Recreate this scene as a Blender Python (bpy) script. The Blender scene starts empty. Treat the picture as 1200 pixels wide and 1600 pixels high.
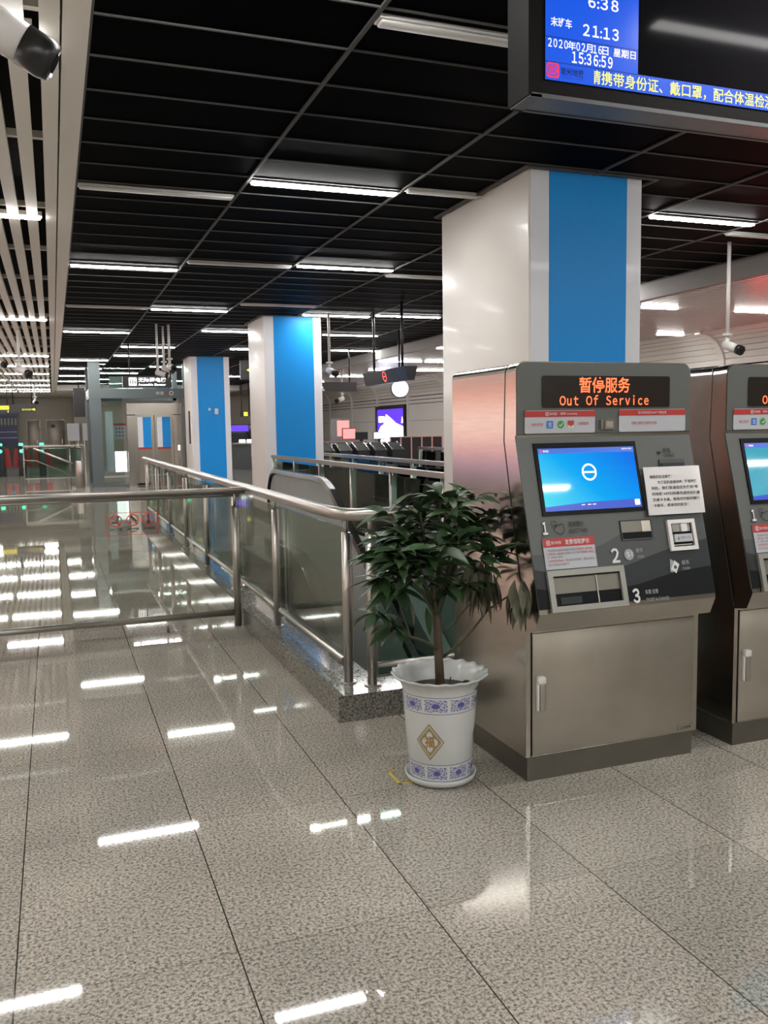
import bpy, bmesh, math, random
from mathutils import Vector, Matrix

sc = bpy.context.scene
COL = sc.collection
random.seed(7)

# ------------------------------------------------------------------ camera
cd = bpy.data.cameras.new('camera')
cam = bpy.data.objects.new('camera', cd)
COL.objects.link(cam)
R_ = ((0.93578093, -0.35223925, -0.01554225),      # right
      (-0.04856895, -0.08511959, -0.99518627),     # down
      (0.34922072, 0.9320312, -0.09676119))        # forward
r_, d_, f_ = [Vector(v) for v in ((0.93578093, -0.35223925, -0.01554225), R_[1], R_[2])]
mw = Matrix.Identity(4)
for i in range(3):
    mw[i][0] = r_[i]; mw[i][1] = -d_[i]; mw[i][2] = -f_[i]
mw[0][3], mw[1][3], mw[2][3] = 0, 0, 1.51
cam.matrix_world = mw
cd.sensor_fit = 'VERTICAL'
cd.sensor_height = 24.0
cd.lens = 1367.93 / 1600 * 24.0
cd.clip_start = 0.05
cd.clip_end = 200
sc.camera = cam

# ------------------------------------------------------------------ world, exposure
w = bpy.data.worlds.new('world'); sc.world = w; w.use_nodes = True
w.node_tree.nodes['Background'].inputs[0].default_value = (0.5, 0.5, 0.52, 1)
w.node_tree.nodes['Background'].inputs[1].default_value = 0.3
sc.view_settings.view_transform = 'Standard'
sc.view_settings.look = 'None'
sc.view_settings.exposure = 1.0
sc.view_settings.gamma = 1
sc.view_settings.use_curve_mapping = False
sc.cycles.max_bounces = 8
sc.cycles.diffuse_bounces = 4
sc.cycles.glossy_bounces = 4
sc.cycles.transparent_max_bounces = 16
sc.cycles.sample_clamp_indirect = 6
LAMP = 46.0        # radiance of the ceiling strips

# ------------------------------------------------------------------ materials
def new_mat(name):
    m = bpy.data.materials.new(name); m.use_nodes = True
    nt = m.node_tree
    return m, nt, nt.nodes['Principled BSDF']

def pbr(name, col, rough=0.5, metal=0.0, spec=0.5, var=0.0, vscale=8.0, aniso=0.0, bump=0.0, coat=0.0, stretch=None):
    m, nt, b = new_mat(name)
    b.inputs['Base Color'].default_value = (*col, 1)
    b.inputs['Roughness'].default_value = rough
    b.inputs['Metallic'].default_value = metal
    b.inputs['Specular IOR Level'].default_value = spec
    b.inputs['Coat Weight'].default_value = coat
    b.inputs['Coat Roughness'].default_value = 0.08
    if aniso: b.inputs['Anisotropic'].default_value = aniso
    if var or bump:
        tc = nt.nodes.new('ShaderNodeTexCoord')
        mp = nt.nodes.new('ShaderNodeMapping')
        nt.links.new(tc.outputs['Object'], mp.inputs[0])
        if stretch: mp.inputs['Scale'].default_value = stretch
        n = nt.nodes.new('ShaderNodeTexNoise'); n.inputs['Scale'].default_value = vscale; n.inputs['Detail'].default_value = 4
        nt.links.new(mp.outputs[0], n.inputs['Vector'])
        if var:
            mr = nt.nodes.new('ShaderNodeMapRange')
            mr.inputs['From Min'].default_value = 0.3; mr.inputs['From Max'].default_value = 0.7
            mr.inputs['To Min'].default_value = 1 - var; mr.inputs['To Max'].default_value = 1 + var
            nt.links.new(n.outputs['Fac'], mr.inputs['Value'])
            vm = nt.nodes.new('ShaderNodeVectorMath'); vm.operation = 'SCALE'
            vm.inputs[0].default_value = col
            nt.links.new(mr.outputs[0], vm.inputs['Scale'])
            nt.links.new(vm.outputs[0], b.inputs['Base Color'])
        if bump:
            bp = nt.nodes.new('ShaderNodeBump'); bp.inputs['Strength'].default_value = bump; bp.inputs['Distance'].default_value = 0.002
            nt.links.new(n.outputs['Fac'], bp.inputs['Height'])
            nt.links.new(bp.outputs[0], b.inputs['Normal'])
    return m

def emit(name, col, strength, base=None):
    m, nt, b = new_mat(name)
    b.inputs['Base Color'].default_value = (*(base or (0.02, 0.02, 0.02)), 1)
    b.inputs['Emission Color'].default_value = (*col, 1)
    b.inputs['Emission Strength'].default_value = strength * (1.0 if name == 'strip_lamp_light' else 0.5)
    b.inputs['Roughness'].default_value = 0.25
    return m

def granite(name, light, dark, rough, joints=False, spec=0.5):
    m, nt, b = new_mat(name)
    N, L = nt.nodes, nt.links
    tc = N.new('ShaderNodeTexCoord')
    def noise(s, d=2.0):
        n = N.new('ShaderNodeTexNoise'); n.inputs['Scale'].default_value = s; n.inputs['Detail'].default_value = d
        L.new(tc.outputs['Object'], n.inputs['Vector']); return n
    def ramp(src, p):
        r = N.new('ShaderNodeValToRGB'); e = r.color_ramp.elements
        e[0].position, e[0].color = p[0][0], (*p[0][1], 1)
        e[1].position, e[1].color = p[-1][0], (*p[-1][1], 1)
        for q in p[1:-1]:
            x = e.new(q[0]); x.color = (*q[1], 1)
        L.new(src, r.inputs[0]); return r
    def mul(a, c):
        x = N.new('ShaderNodeMix'); x.data_type = 'RGBA'; x.blend_type = 'MULTIPLY'; x.inputs['Factor'].default_value = 1
        L.new(a, x.inputs[6]); L.new(c, x.inputs[7]); return x.outputs[2]
    mid = tuple((a + c) / 2 for a, c in zip(light, dark))
    g1 = ramp(noise(95).outputs['Fac'], [(0.33, dark), (0.45, mid), (0.6, light)])
    g2 = ramp(noise(210, 1).outputs['Fac'], [(0.33, (0.45, 0.44, 0.43)), (0.44, (1, 1, 1))])
    g3 = ramp(noise(1.3, 3).outputs['Fac'], [(0.35, (0.84, 0.84, 0.82)), (0.65, (1.06, 1.05, 1.03))])
    c = mul(mul(g1.outputs[0], g2.outputs[0]), g3.outputs[0])
    if joints:
        sx = N.new('ShaderNodeSeparateXYZ'); L.new(tc.outputs['Object'], sx.inputs[0])
        def M(op, a, v, cc=None):
            n = N.new('ShaderNodeMath'); n.operation = op
            for i, q in enumerate((a, v)):
                if q is None: continue
                if isinstance(q, (int, float)): n.inputs[i].default_value = q
                else: L.new(q, n.inputs[i])
            return n.outputs[0]
        def line(o, off, pitch, wd):
            t = M('DIVIDE', M('SUBTRACT', o, off), pitch)
            fr = M('FRACT', t, None)
            dd = M('ABSOLUTE', M('SUBTRACT', fr, 0.5), None)
            return M('GREATER_THAN', dd, 0.5 - wd / pitch / 2), M('FLOOR', t, None)
        lx, ix = line(sx.outputs[0], -0.171, 0.6008, 0.0042)
        ly, iy = line(sx.outputs[1], 2.41, 0.9, 0.0022)
        cb = N.new('ShaderNodeCombineXYZ'); L.new(ix, cb.inputs[0]); L.new(iy, cb.inputs[1])
        wn = N.new('ShaderNodeTexWhiteNoise'); wn.noise_dimensions = '2D'; L.new(cb.outputs[0], wn.inputs[0])
        tone = ramp(wn.outputs[0], [(0.0, (0.9, 0.9, 0.9)), (1.0, (1.06, 1.05, 1.04))])
        c = mul(c, tone.outputs[0])
        jm = M('MAXIMUM', lx, M('MULTIPLY', ly, 0.75))
        mx = N.new('ShaderNodeMix'); mx.data_type = 'RGBA'
        L.new(jm, mx.inputs['Factor']); L.new(c, mx.inputs[6]); mx.inputs[7].default_value = (0.035, 0.032, 0.026, 1)
        c = mx.outputs[2]
    L.new(c, b.inputs['Base Color'])
    b.inputs['Roughness'].default_value = rough
    b.inputs['Specular IOR Level'].default_value = spec
    return m

def glassy(name, tint, refl=0.08, milky=0.0, milk=(0.6, 0.65, 0.6)):
    m = bpy.data.materials.new(name); m.use_nodes = True
    nt = m.node_tree; N, L = nt.nodes, nt.links
    N.clear()
    out = N.new('ShaderNodeOutputMaterial')
    tr = N.new('ShaderNodeBsdfTransparent'); tr.inputs[0].default_value = (*tint, 1)
    gl = N.new('ShaderNodeBsdfGlossy'); gl.inputs['Roughness'].default_value = 0.01
    gl.inputs[0].default_value = (0.9, 0.95, 0.92, 1)
    fr = N.new('ShaderNodeFresnel'); fr.inputs[0].default_value = 1.45
    ml = N.new('ShaderNodeMath'); ml.operation = 'MULTIPLY'; ml.inputs[1].default_value = refl / 0.04 * 0.6
    L.new(fr.outputs[0], ml.inputs[0])
    mx = N.new('ShaderNodeMixShader'); L.new(ml.outputs[0], mx.inputs[0]); L.new(tr.outputs[0], mx.inputs[1]); L.new(gl.outputs[0], mx.inputs[2])
    last = mx.outputs[0]
    if milky:
        df = N.new('ShaderNodeBsdfDiffuse'); df.inputs[0].default_value = (*milk, 1)
        m2 = N.new('ShaderNodeMixShader'); m2.inputs[0].default_value = milky
        L.new(last, m2.inputs[1]); L.new(df.outputs[0], m2.inputs[2]); last = m2.outputs[0]
    L.new(last, out.inputs[0])
    return m

MT = {}
MT['floor'] = granite('floor_granite', (0.47, 0.435, 0.385), (0.14, 0.13, 0.115), 0.032, True)
MT['curb'] = granite('curb_granite', (0.30, 0.29, 0.265), (0.05, 0.048, 0.044), 0.08)
MT['black_ceiling'] = pbr('black_ceiling_panel', (0.001, 0.001, 0.0012), 0.6, spec=0.01)
MT['tbar'] = pbr('dark_grey_grid_bar', (0.105, 0.103, 0.10), 0.6, spec=0.2)
MT['white_slat'] = pbr('warm_white_slat', (0.86, 0.82, 0.76), 0.45)
MT['white_plank'] = pbr('white_ceiling_plank', (0.33, 0.29, 0.275), 0.25, spec=0.45)
MT['bulkhead'] = pbr('grey_white_bulkhead', (0.27, 0.255, 0.25), 0.6, spec=0.2)
MT['dark_void'] = pbr('dark_void', (0.012, 0.011, 0.010), 0.8, spec=0.1)
MT['lamp'] = emit('strip_lamp_light', (1.0, 0.985, 0.96), LAMP)
MT['lamp_off'] = pbr('unlit_diffuser', (0.72, 0.71, 0.69), 0.35)
MT['white_panel'] = pbr('white_enamel_panel', (0.78, 0.74, 0.69), 0.38, coat=0.08, var=0.015, vscale=1.5)
MT['white_edge'] = pbr('white_enamel_edge', (0.80, 0.81, 0.86), 0.35, coat=0.1)
MT['blue_panel'] = pbr('sky_blue_panel', (0.012, 0.30, 0.80), 0.42, spec=0.25, coat=0.0, var=0.02, vscale=40)
MT['steel'] = pbr('brushed_steel', (0.50, 0.475, 0.43), 0.18, 1.0, var=0.04, vscale=6, stretch=(1, 1, 14))
MT['steel_door'] = pbr('brushed_steel_door', (0.43, 0.40, 0.345), 0.42, 1.0, var=0.12, vscale=3)
MT['steel_plinth'] = pbr('dull_steel_plinth', (0.19, 0.178, 0.15), 0.5, 1.0, var=0.08, vscale=5)
MT['tube'] = pbr('satin_steel_tube', (0.47, 0.445, 0.41), 0.34, 1.0)
MT['tray_frame'] = pbr('dull_silver_frame', (0.27, 0.265, 0.235), 0.4, 0.3)
MT['chrome'] = pbr('polished_chrome', (0.75, 0.74, 0.72), 0.1, 1.0)
MT['grey_paint'] = pbr('grey_paint', (0.108, 0.114, 0.107), 0.42, spec=0.3)
MT['grey_mid'] = pbr('mid_grey_paint', (0.068, 0.075, 0.077), 0.42, spec=0.3)
MT['grey_dark'] = pbr('dark_grey_paint', (0.024, 0.028, 0.030), 0.45, spec=0.25)
MT['ink'] = pbr('near_black_paint', (0.006, 0.007, 0.008), 0.5, spec=0.15)
MT['white_ink'] = pbr('white_print', (0.62, 0.63, 0.63), 0.5)
MT['line_ink'] = pbr('dark_line_print', (0.018, 0.02, 0.02), 0.6, spec=0.2)
MT['text_black'] = pbr('black_print', (0.03, 0.03, 0.03), 0.6)
MT['text_grey'] = pbr('grey_print', (0.18, 0.17, 0.18), 0.6)
MT['text_red'] = pbr('red_print', (0.45, 0.04, 0.035), 0.6)
MT['red_label'] = pbr('red_label', (0.42, 0.022, 0.020), 0.5)
MT['pale_label'] = pbr('pale_grey_label', (0.44, 0.45, 0.48), 0.5)
MT['paper'] = pbr('plastic_sleeved_paper', (0.66, 0.64, 0.63), 0.25, coat=0.5)
MT['blue_icon'] = pbr('blue_icon', (0.02, 0.16, 0.52), 0.5)
MT['green_icon'] = pbr('green_icon', (0.02, 0.30, 0.05), 0.5)
MT['grey_icon'] = pbr('grey_icon', (0.30, 0.31, 0.31), 0.5)
MT['bezel'] = pbr('black_gloss_bezel', (0.004, 0.004, 0.005), 0.3, spec=0.1)
MT['black_plastic'] = pbr('black_plastic', (0.012, 0.012, 0.013), 0.35)
MT['dark_housing'] = pbr('charcoal_housing', (0.012, 0.0115, 0.011), 0.6, spec=0.06)
MT['housing_lip'] = pbr('grey_housing_lip', (0.085, 0.088, 0.092), 0.45)
MT['led_text'] = emit('red_led', (1.0, 0.115, 0.035), 3.0)
MT['led_back'] = pbr('led_window', (0.018, 0.013, 0.011), 0.2)
MT['white_plastic'] = pbr('white_plastic', (0.70, 0.68, 0.66), 0.35)
MT['lens'] = pbr('black_lens', (0.01, 0.01, 0.012), 0.08)
MT['pot'] = pbr('white_porcelain', (0.57, 0.585, 0.575), 0.22, coat=0.2)
MT['pot_rim'] = pbr('grey_white_plastic', (0.60, 0.62, 0.62), 0.2)
MT['gold'] = pbr('gold_print', (0.30, 0.235, 0.11), 0.45)
MT['gold_dark'] = pbr('dark_gold_print', (0.34, 0.17, 0.03), 0.45)
MT['soil'] = pbr('potting_soil', (0.05, 0.042, 0.034), 0.9)
MT['bark'] = pbr('brown_bark', (0.075, 0.052, 0.032), 0.75, var=0.3, vscale=30, bump=0.6)
MT['stem'] = pbr('green_brown_stem', (0.060, 0.062, 0.030), 0.6, var=0.2, vscale=30)
MT['leaf_a'] = pbr('dark_green_leaf', (0.022, 0.050, 0.017), 0.4, var=0.25, vscale=14)
MT['leaf_b'] = pbr('mid_green_leaf', (0.036, 0.074, 0.026), 0.4, var=0.25, vscale=14)
MT['leaf_c'] = pbr('wilted_leaf', (0.105, 0.105, 0.068), 0.6, var=0.25, vscale=14)
MT['tape'] = pbr('yellow_floor_tape', (0.55, 0.42, 0.03), 0.5)
MT['glass'] = glassy('railing_glass', (0.90, 0.93, 0.90), 0.05)
MT['glass_barrier'] = glassy('barrier_glass', (0.93, 0.945, 0.915), 0.035)
MT['glass_green'] = glassy('green_railing_glass', (0.60, 0.74, 0.70), 0.07)
MT['glass_edge'] = pbr('green_glass_edge', (0.40, 0.58, 0.54), 0.1)
MT['glass_lift'] = glassy('lift_shaft_glass', (0.80, 0.87, 0.86), 0.07)
MT['lift_frame'] = pbr('blue_grey_lift_frame', (0.10, 0.125, 0.13), 0.4)
MT['rubber'] = pbr('black_rubber_handrail', (0.010, 0.010, 0.010), 0.22, spec=0.6)
MT['esc_panel'] = pbr('grey_balustrade_panel', (0.42, 0.42, 0.40), 0.25, 0.0, var=0.05, vscale=2)
MT['esc_glass'] = glassy('smoky_balustrade_glass', (0.72, 0.76, 0.73), 0.05)
MT['step'] = pbr('grey_stone_step', (0.105, 0.108, 0.102), 0.22, var=0.15, vscale=60)
MT['pit'] = pbr('pale_green_grey_panel', (0.30, 0.325, 0.30), 0.4)
MT['wall'] = pbr('warm_white_wall_panel', (0.64, 0.60, 0.56), 0.35, var=0.02, vscale=0.8)
MT['wall_beige'] = pbr('beige_wall', (0.46, 0.42, 0.34), 0.5, var=0.03, vscale=0.8)
MT['door_grey'] = pbr('taupe_metal_door', (0.26, 0.225, 0.185), 0.35, 0.3)
MT['navy'] = pbr('navy_panel', (0.006, 0.016, 0.11), 0.4)
MT['red_gate'] = pbr('red_gate_flap', (0.36, 0.02, 0.02), 0.35)
MT['green_led'] = emit('green_led', (0.05, 1.0, 0.45), 4.0)
MT['yellow_sign'] = emit('yellow_sign_light', (1.0, 0.82, 0.03), 1.5)
MT['white_sign'] = emit('white_sign_light', (1.0, 1.0, 1.0), 2.2)
MT['red_sign'] = emit('red_sign_light', (1.0, 0.07, 0.05), 1.6)
MT['round_light'] = emit('round_white_light', (0.95, 0.95, 1.0), 7.0)
MT['ad_violet'] = emit('violet_ad_light', (0.10, 0.03, 1.0), 1.6)
MT['ad_white'] = emit('white_ad_light', (0.97, 0.95, 1.0), 7.0)
MT['ad_red'] = emit('red_ad_light', (1.0, 0.13, 0.11), 4.0)
MT['ad_salmon'] = emit('salmon_ad_light', (1.0, 0.24, 0.16), 1.5)
MT['ad_pale'] = emit('pale_pink_ad_light', (1.0, 0.72, 0.65), 1.9)
MT['ad_lilac'] = emit('lilac_ad_light', (0.66, 0.56, 0.95), 1.2)
MT['ad_pink'] = emit('pink_screen_light', (1.0, 0.42, 0.40), 1.1)
MT['brown'] = pbr('brown_wood_edge', (0.20, 0.13, 0.09), 0.5)
MT['cloth_dark'] = pbr('black_jacket', (0.012, 0.012, 0.014), 0.8)
MT['skin'] = pbr('skin', (0.42, 0.26, 0.19), 0.55)
MT['hair'] = pbr('black_hair', (0.01, 0.009, 0.008), 0.5)
MT['pis_blue'] = emit('display_blue', (0.0, 0.10, 0.86), 0.95)
MT['pis_white'] = emit('display_white', (1, 1, 1), 1.1)
MT['pis_yellow'] = emit('display_yellow', (1.0, 1.0, 0.18), 1.05)
MT['pis_pink'] = emit('display_pink', (1.0, 0.04, 0.14), 0.9)
MT['pis_navy'] = emit('display_navy', (0.0, 0.012, 0.11), 0.9)
MT['pis_dark'] = pbr('display_off_glass', (0.008, 0.0075, 0.009), 0.09, spec=0.022)
MT['scr_white'] = emit('screen_white', (1, 1, 1), 1.4)
MT['scr_bar'] = emit('screen_blue_bar', (0.0, 0.06, 0.62), 0.9)
MT['scr_top'] = emit('screen_top_bar', (0.0, 0.13, 0.75), 0.85)
MT['scr_pink'] = emit('screen_pink', (1.0, 0.05, 0.12), 0.9)
MT['sticker_red'] = pbr('red_sticker_ring', (0.62, 0.04, 0.03), 0.5)

def screen_mat(name, a, bcol, c, strength):
    """a lit screen picture: colours run from one lower corner to the other upper corner of the panel (its own artwork)"""
    m, nt, b = new_mat(name); N, L = nt.nodes, nt.links
    tc = N.new('ShaderNodeTexCoord')
    sx = N.new('ShaderNodeSeparateXYZ'); L.new(tc.outputs['Object'], sx.inputs[0])
    m1 = N.new('ShaderNodeMath'); m1.operation = 'MULTIPLY_ADD'; m1.inputs[1].default_value = 1.35; m1.inputs[2].default_value = -1.06
    L.new(sx.outputs[0], m1.inputs[0])
    m2 = N.new('ShaderNodeMath'); m2.operation = 'MULTIPLY_ADD'; m2.inputs[1].default_value = 1.6
    m2.inputs[2].default_value = -0.92
    L.new(sx.outputs[2], m2.inputs[0])
    ad = N.new('ShaderNodeMath'); ad.operation = 'ADD'; L.new(m1.outputs[0], ad.inputs[0]); L.new(m2.outputs[0], ad.inputs[1])
    r = N.new('ShaderNodeValToRGB'); e = r.color_ramp.elements
    e[0].position, e[0].color = 0.0, (*a, 1); e[1].position, e[1].color = 0.95, (*c, 1)
    q = e.new(0.45); q.color = (*bcol, 1)
    L.new(ad.outputs[0], r.inputs[0])
    L.new(r.outputs[0], b.inputs['Emission Color']); b.inputs['Emission Strength'].default_value = strength * 0.5
    b.inputs['Base Color'].default_value = (0.01, 0.01, 0.012, 1); b.inputs['Roughness'].default_value = 0.04
    return m
MT['scr_a'] = screen_mat('screen_sky_picture', (0.10, 0.80, 0.95), (0.0, 0.42, 0.98), (0.0, 0.18, 0.90), 0.95)
MT['scr_b'] = screen_mat('screen_teal_picture', (0.10, 0.48, 0.62), (0.06, 0.42, 0.56), (0.05, 0.36, 0.55), 0.9)

def band_mat():
    """blue printed porcelain border: repeated squares with a flower and scrolls, in the pot's own angle and height"""
    m, nt, b = new_mat('blue_print_border'); N, L = nt.nodes, nt.links
    uv = N.new('ShaderNodeUVMap')
    sx = N.new('ShaderNodeSeparateXYZ'); L.new(uv.outputs[0], sx.inputs[0])
    def M(op, a, v=None):
        n = N.new('ShaderNodeMath'); n.operation = op
        for i, q in enumerate((a, v)):
            if q is None: continue
            if isinstance(q, (int, float)): n.inputs[i].default_value = q
            else: L.new(q, n.inputs[i])
        return n.outputs[0]
    u = M('FRACT', M('MULTIPLY', sx.outputs[0], 9.0)); v = sx.outputs[1]
    du = M('ABSOLUTE', M('SUBTRACT', u, 0.5)); dv = M('ABSOLUTE', M('SUBTRACT', v, 0.5))
    rr = M('SQRT', M('ADD', M('MULTIPLY', du, du), M('MULTIPLY', dv, dv)))
    nz = N.new('ShaderNodeTexNoise'); nz.inputs['Scale'].default_value = 1.0; nz.inputs['Detail'].default_value = 1
    mp = N.new('ShaderNodeMapping'); mp.inputs['Scale'].default_value = (190, 15, 1); L.new(uv.outputs[0], mp.inputs[0]); L.new(mp.outputs[0], nz.inputs['Vector'])
    flower = M('LESS_THAN', rr, 0.15)
    scroll = M('GREATER_THAN', nz.outputs['Fac'], 0.505)
    inside = M('MULTIPLY', M('LESS_THAN', du, 0.44), M('LESS_THAN', dv, 0.36))
    fig = M('MULTIPLY', M('MAXIMUM', flower, scroll), inside)
    ln = M('GREATER_THAN', dv, 0.465)
    fac = M('MAXIMUM', fig, ln)
    mx = N.new('ShaderNodeMix'); mx.data_type = 'RGBA'; L.new(fac, mx.inputs['Factor'])
    mx.inputs[6].default_value = (0.57, 0.585, 0.575, 1); mx.inputs[7].default_value = (0.085, 0.09, 0.30, 1)
    L.new(mx.outputs[2], b.inputs['Base Color']); b.inputs['Roughness'].default_value = 0.22; b.inputs['Coat Weight'].default_value = 0.3
    return m
MT['band'] = band_mat()

def grille_mat():
    m, nt, b = new_mat('perforated_speaker_strip'); N, L = nt.nodes, nt.links
    tc = N.new('ShaderNodeTexCoord'); vo = N.new('ShaderNodeTexVoronoi'); vo.voronoi_dimensions = '2D'; vo.inputs['Scale'].default_value = 85; vo.inputs['Randomness'].default_value = 0.0
    L.new(tc.outputs['Object'], vo.inputs['Vector'])
    r = N.new('ShaderNodeValToRGB'); e = r.color_ramp.elements
    e[0].position, e[0].color = 0.40, (0.004, 0.008, 0.01, 1); e[1].position, e[1].color = 0.46, (0.17, 0.175, 0.19, 1)
    L.new(vo.outputs['Distance'], r.inputs[0]); L.new(r.outputs[0], b.inputs['Base Color']); b.inputs['Roughness'].default_value = 0.35
    return m
MT['grille'] = grille_mat()

# ------------------------------------------------------------------ mesh helpers
ORIG = {}
class MB:
    def __init__(self):
        self.v, self.f, self.mi, self.sm, self.mats = [], [], [], [], []
        self.uv = None
    def m(self, mat):
        mat = MT[mat] if isinstance(mat, str) else mat
        if mat not in self.mats: self.mats.append(mat)
        return self.mats.index(mat)
    def add(self, vs, fs, mat, smooth=False):
        k = len(self.v); i = self.m(mat)
        self.v += [tuple(p) for p in vs]
        for f in fs:
            self.f.append([k + q for q in f]); self.mi.append(i); self.sm.append(smooth)
        return self
    def box(self, x0, x1, y0, y1, z0, z1, mat):
        vs = [(x, y, z) for z in (z0, z1) for y in (y0, y1) for x in (x0, x1)]
        return self.add(vs, [(0, 2, 3, 1), (4, 5, 7, 6), (0, 1, 5, 4), (2, 6, 7, 3), (0, 4, 6, 2), (1, 3, 7, 5)], mat)
    def rbox(self, x0, x1, y0, y1, z0, z1, mat, b=0.004, seg=2):
        bm = bmesh.new()
        bmesh.ops.create_cube(bm, size=1)
        for q in bm.verts:
            q.co = Vector(((x0 + x1) / 2 + q.co.x * (x1 - x0), (y0 + y1) / 2 + q.co.y * (y1 - y0), (z0 + z1) / 2 + q.co.z * (z1 - z0)))
        bmesh.ops.bevel(bm, geom=list(bm.edges), offset=b, segments=seg, affect='EDGES', profile=0.5)
        return self.bm(bm, mat, True)
    def bm(self, bm, mat, smooth=False):
        bm.verts.index_update()
        self.add([q.co[:] for q in bm.verts], [[q.index for q in f.verts] for f in bm.faces], mat, smooth)
        bm.free(); return self
    def quad(self, a, b, c, d, mat):
        return self.add([a, b, c, d], [(0, 1, 2, 3)], mat)
    def prism(self, prof, a0, a1, axis, mat, smooth=False):
        """profile in the plane normal to axis (for x: (y,z); y: (x,z); z: (x,y)), extruded from a0 to a1"""
        def P(p, a): return {'x': (a, p[0], p[1]), 'y': (p[0], a, p[1]), 'z': (p[0], p[1], a)}[axis]
        n = len(prof)
        vs = [P(p, a0) for p in prof] + [P(p, a1) for p in prof]
        fs = [list(range(n)), list(range(2 * n - 1, n - 1, -1))] + [(i, n + i, n + (i + 1) % n, (i + 1) % n) for i in range(n)]
        return self.add(vs, fs, mat, smooth)
    def tube(self, pts, r, mat, n=12, caps=True, smooth=True):
        pts = [Vector(p) for p in pts]
        rs = r if isinstance(r, (list, tuple)) else [r] * len(pts)
        t0 = (pts[1] - pts[0]).normalized()
        up = Vector((0, 0, 1)) if abs(t0.z) < 0.9 else Vector((1, 0, 0))
        u = t0.cross(up).normalized()
        vs, fs = [], []
        for i, p in enumerate(pts):
            if i == 0: t = t0
            elif i == len(pts) - 1: t = (pts[-1] - pts[-2]).normalized()
            else: t = ((pts[i] - pts[i - 1]).normalized() + (pts[i + 1] - pts[i]).normalized()).normalized()
            u = (u - t * u.dot(t)).normalized(); w_ = t.cross(u)
            for k in range(n):
                a = 2 * math.pi * k / n
                vs.append(p + (u * math.cos(a) + w_ * math.sin(a)) * rs[i])
        for i in range(len(pts) - 1):
            for k in range(n):
                fs.append((i * n + k, i * n + (k + 1) % n, (i + 1) * n + (k + 1) % n, (i + 1) * n + k))
        self.add(vs, fs, mat, smooth)
        if caps:
            k0 = len(self.v) - len(vs)
            i = self.m(mat)
            self.f.append([k0 + k for k in range(n - 1, -1, -1)]); self.mi.append(i); self.sm.append(False)
            self.f.append([k0 + (len(pts) - 1) * n + k for k in range(n)]); self.mi.append(i); self.sm.append(False)
        return self
    def cyl(self, p0, p1, r, mat, n=20):
        return self.tube([p0, p1], r, mat, n)
    def lathe(self, prof, c, mat, n=48, wob=None):
        vs, fs = [], []
        for i, (r, z) in enumerate(prof):
            for k in range(n):
                a = 2 * math.pi * k / n
                dr, dz = wob(i, a) if wob else (0, 0)
                vs.append((c[0] + (r + dr) * math.cos(a), c[1] + (r + dr) * math.sin(a), c[2] + z + dz))
        for i in range(len(prof) - 1):
            for k in range(n):
                fs.append((i * n + k, i * n + (k + 1) % n, (i + 1) * n + (k + 1) % n, (i + 1) * n + k))
        return self.add(vs, fs, mat, True)
    def build(self, name, parent=None):
        o0 = ORIG.get(parent.name, Vector((0, 0, 0))) if parent else Vector((0, 0, 0))
        me = bpy.data.meshes.new(name)
        me.from_pydata([(p[0] - o0.x, p[1] - o0.y, p[2] - o0.z) for p in self.v], [], self.f)
        for mt in self.mats: me.materials.append(mt)
        me.polygons.foreach_set('material_index', self.mi)
        me.polygons.foreach_set('use_smooth', self.sm)
        me.update()
        o = bpy.data.objects.new(name, me); COL.objects.link(o)
        if parent: o.parent = parent
        ORIG[o.name] = o0
        return o

def thing(name, label, cat, loc=(0, 0, 0), group=None):
    o = bpy.data.objects.new(name, None); COL.objects.link(o)
    o.location = loc; o.empty_display_size = 0.1
    o['label'] = label; o['category'] = cat
    if group: o['group'] = group
    ORIG[o.name] = Vector(loc)
    return o
def tag(o, label, cat, group=None):
    o['label'] = label; o['category'] = cat
    if group: o['group'] = group
    return o
def struct(o):
    o['kind'] = 'structure'; return o
def copy_tree(o, parent=None):
    c = o.copy(); COL.objects.link(c)
    if parent: c.parent = parent
    for ch in list(o.children): copy_tree(ch, c)
    return c

# ------------------------------------------------------------------ lettering
_TX = {}
def fw(t):
    return ''.join(chr(0xFF00 + ord(c) - 0x20) if c.isalnum() and c < '~' else ('\u3000' if c == ' ' else c) for c in t)
def text_geo(body, bold=0.0):
    key = (body, bold)
    if key not in _TX:
        cu = bpy.data.curves.new('lettering', 'FONT'); cu.body = body; cu.size = 1; cu.space_character = 0.58 if any('\uff10' <= c <= '\uff5a' and c not in '：；＝？' for c in body) and len(body) > 1 else 1.0; cu.offset = bold; cu.resolution_u = 2
        cu.fill_mode = 'FRONT' if cu.dimensions == '3D' else 'BOTH'
        cu.dimensions = '2D'
        o = bpy.data.objects.new('lettering', cu); COL.objects.link(o)
        dg = bpy.context.evaluated_depsgraph_get()
        me = bpy.data.meshes.new_from_object(o.evaluated_get(dg))
        vs = [q.co[:2] for q in me.vertices]; fs = [list(p.vertices) for p in me.polygons]
        bpy.data.objects.remove(o); bpy.data.curves.remove(cu); bpy.data.meshes.remove(me)
        _TX[key] = (vs, fs)
    return _TX[key]
def put_text(mb, body, P, u0, v0, u1, v1, mat, bold=0.0):
    """lettering stretched to the rectangle (u0,v0)-(u1,v1) of the surface map P(u, v)"""
    vs, fs = text_geo(body, bold)
    if not vs: return
    xs = [q[0] for q in vs]; ys = [q[1] for q in vs]
    a, b, c, d = min(xs), max(xs), min(ys), max(ys)
    mb.add([P(u0 + (x - a) / max(b - a, 1e-6) * (u1 - u0), v0 + (y - c) / max(d - c, 1e-6) * (v1 - v0)) for x, y in vs], fs, mat)
def put_rect(mb, P, u0, v0, u1, v1, mat):
    mb.quad(P(u0, v0), P(u1, v0), P(u1, v1), P(u0, v1), mat)
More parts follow.
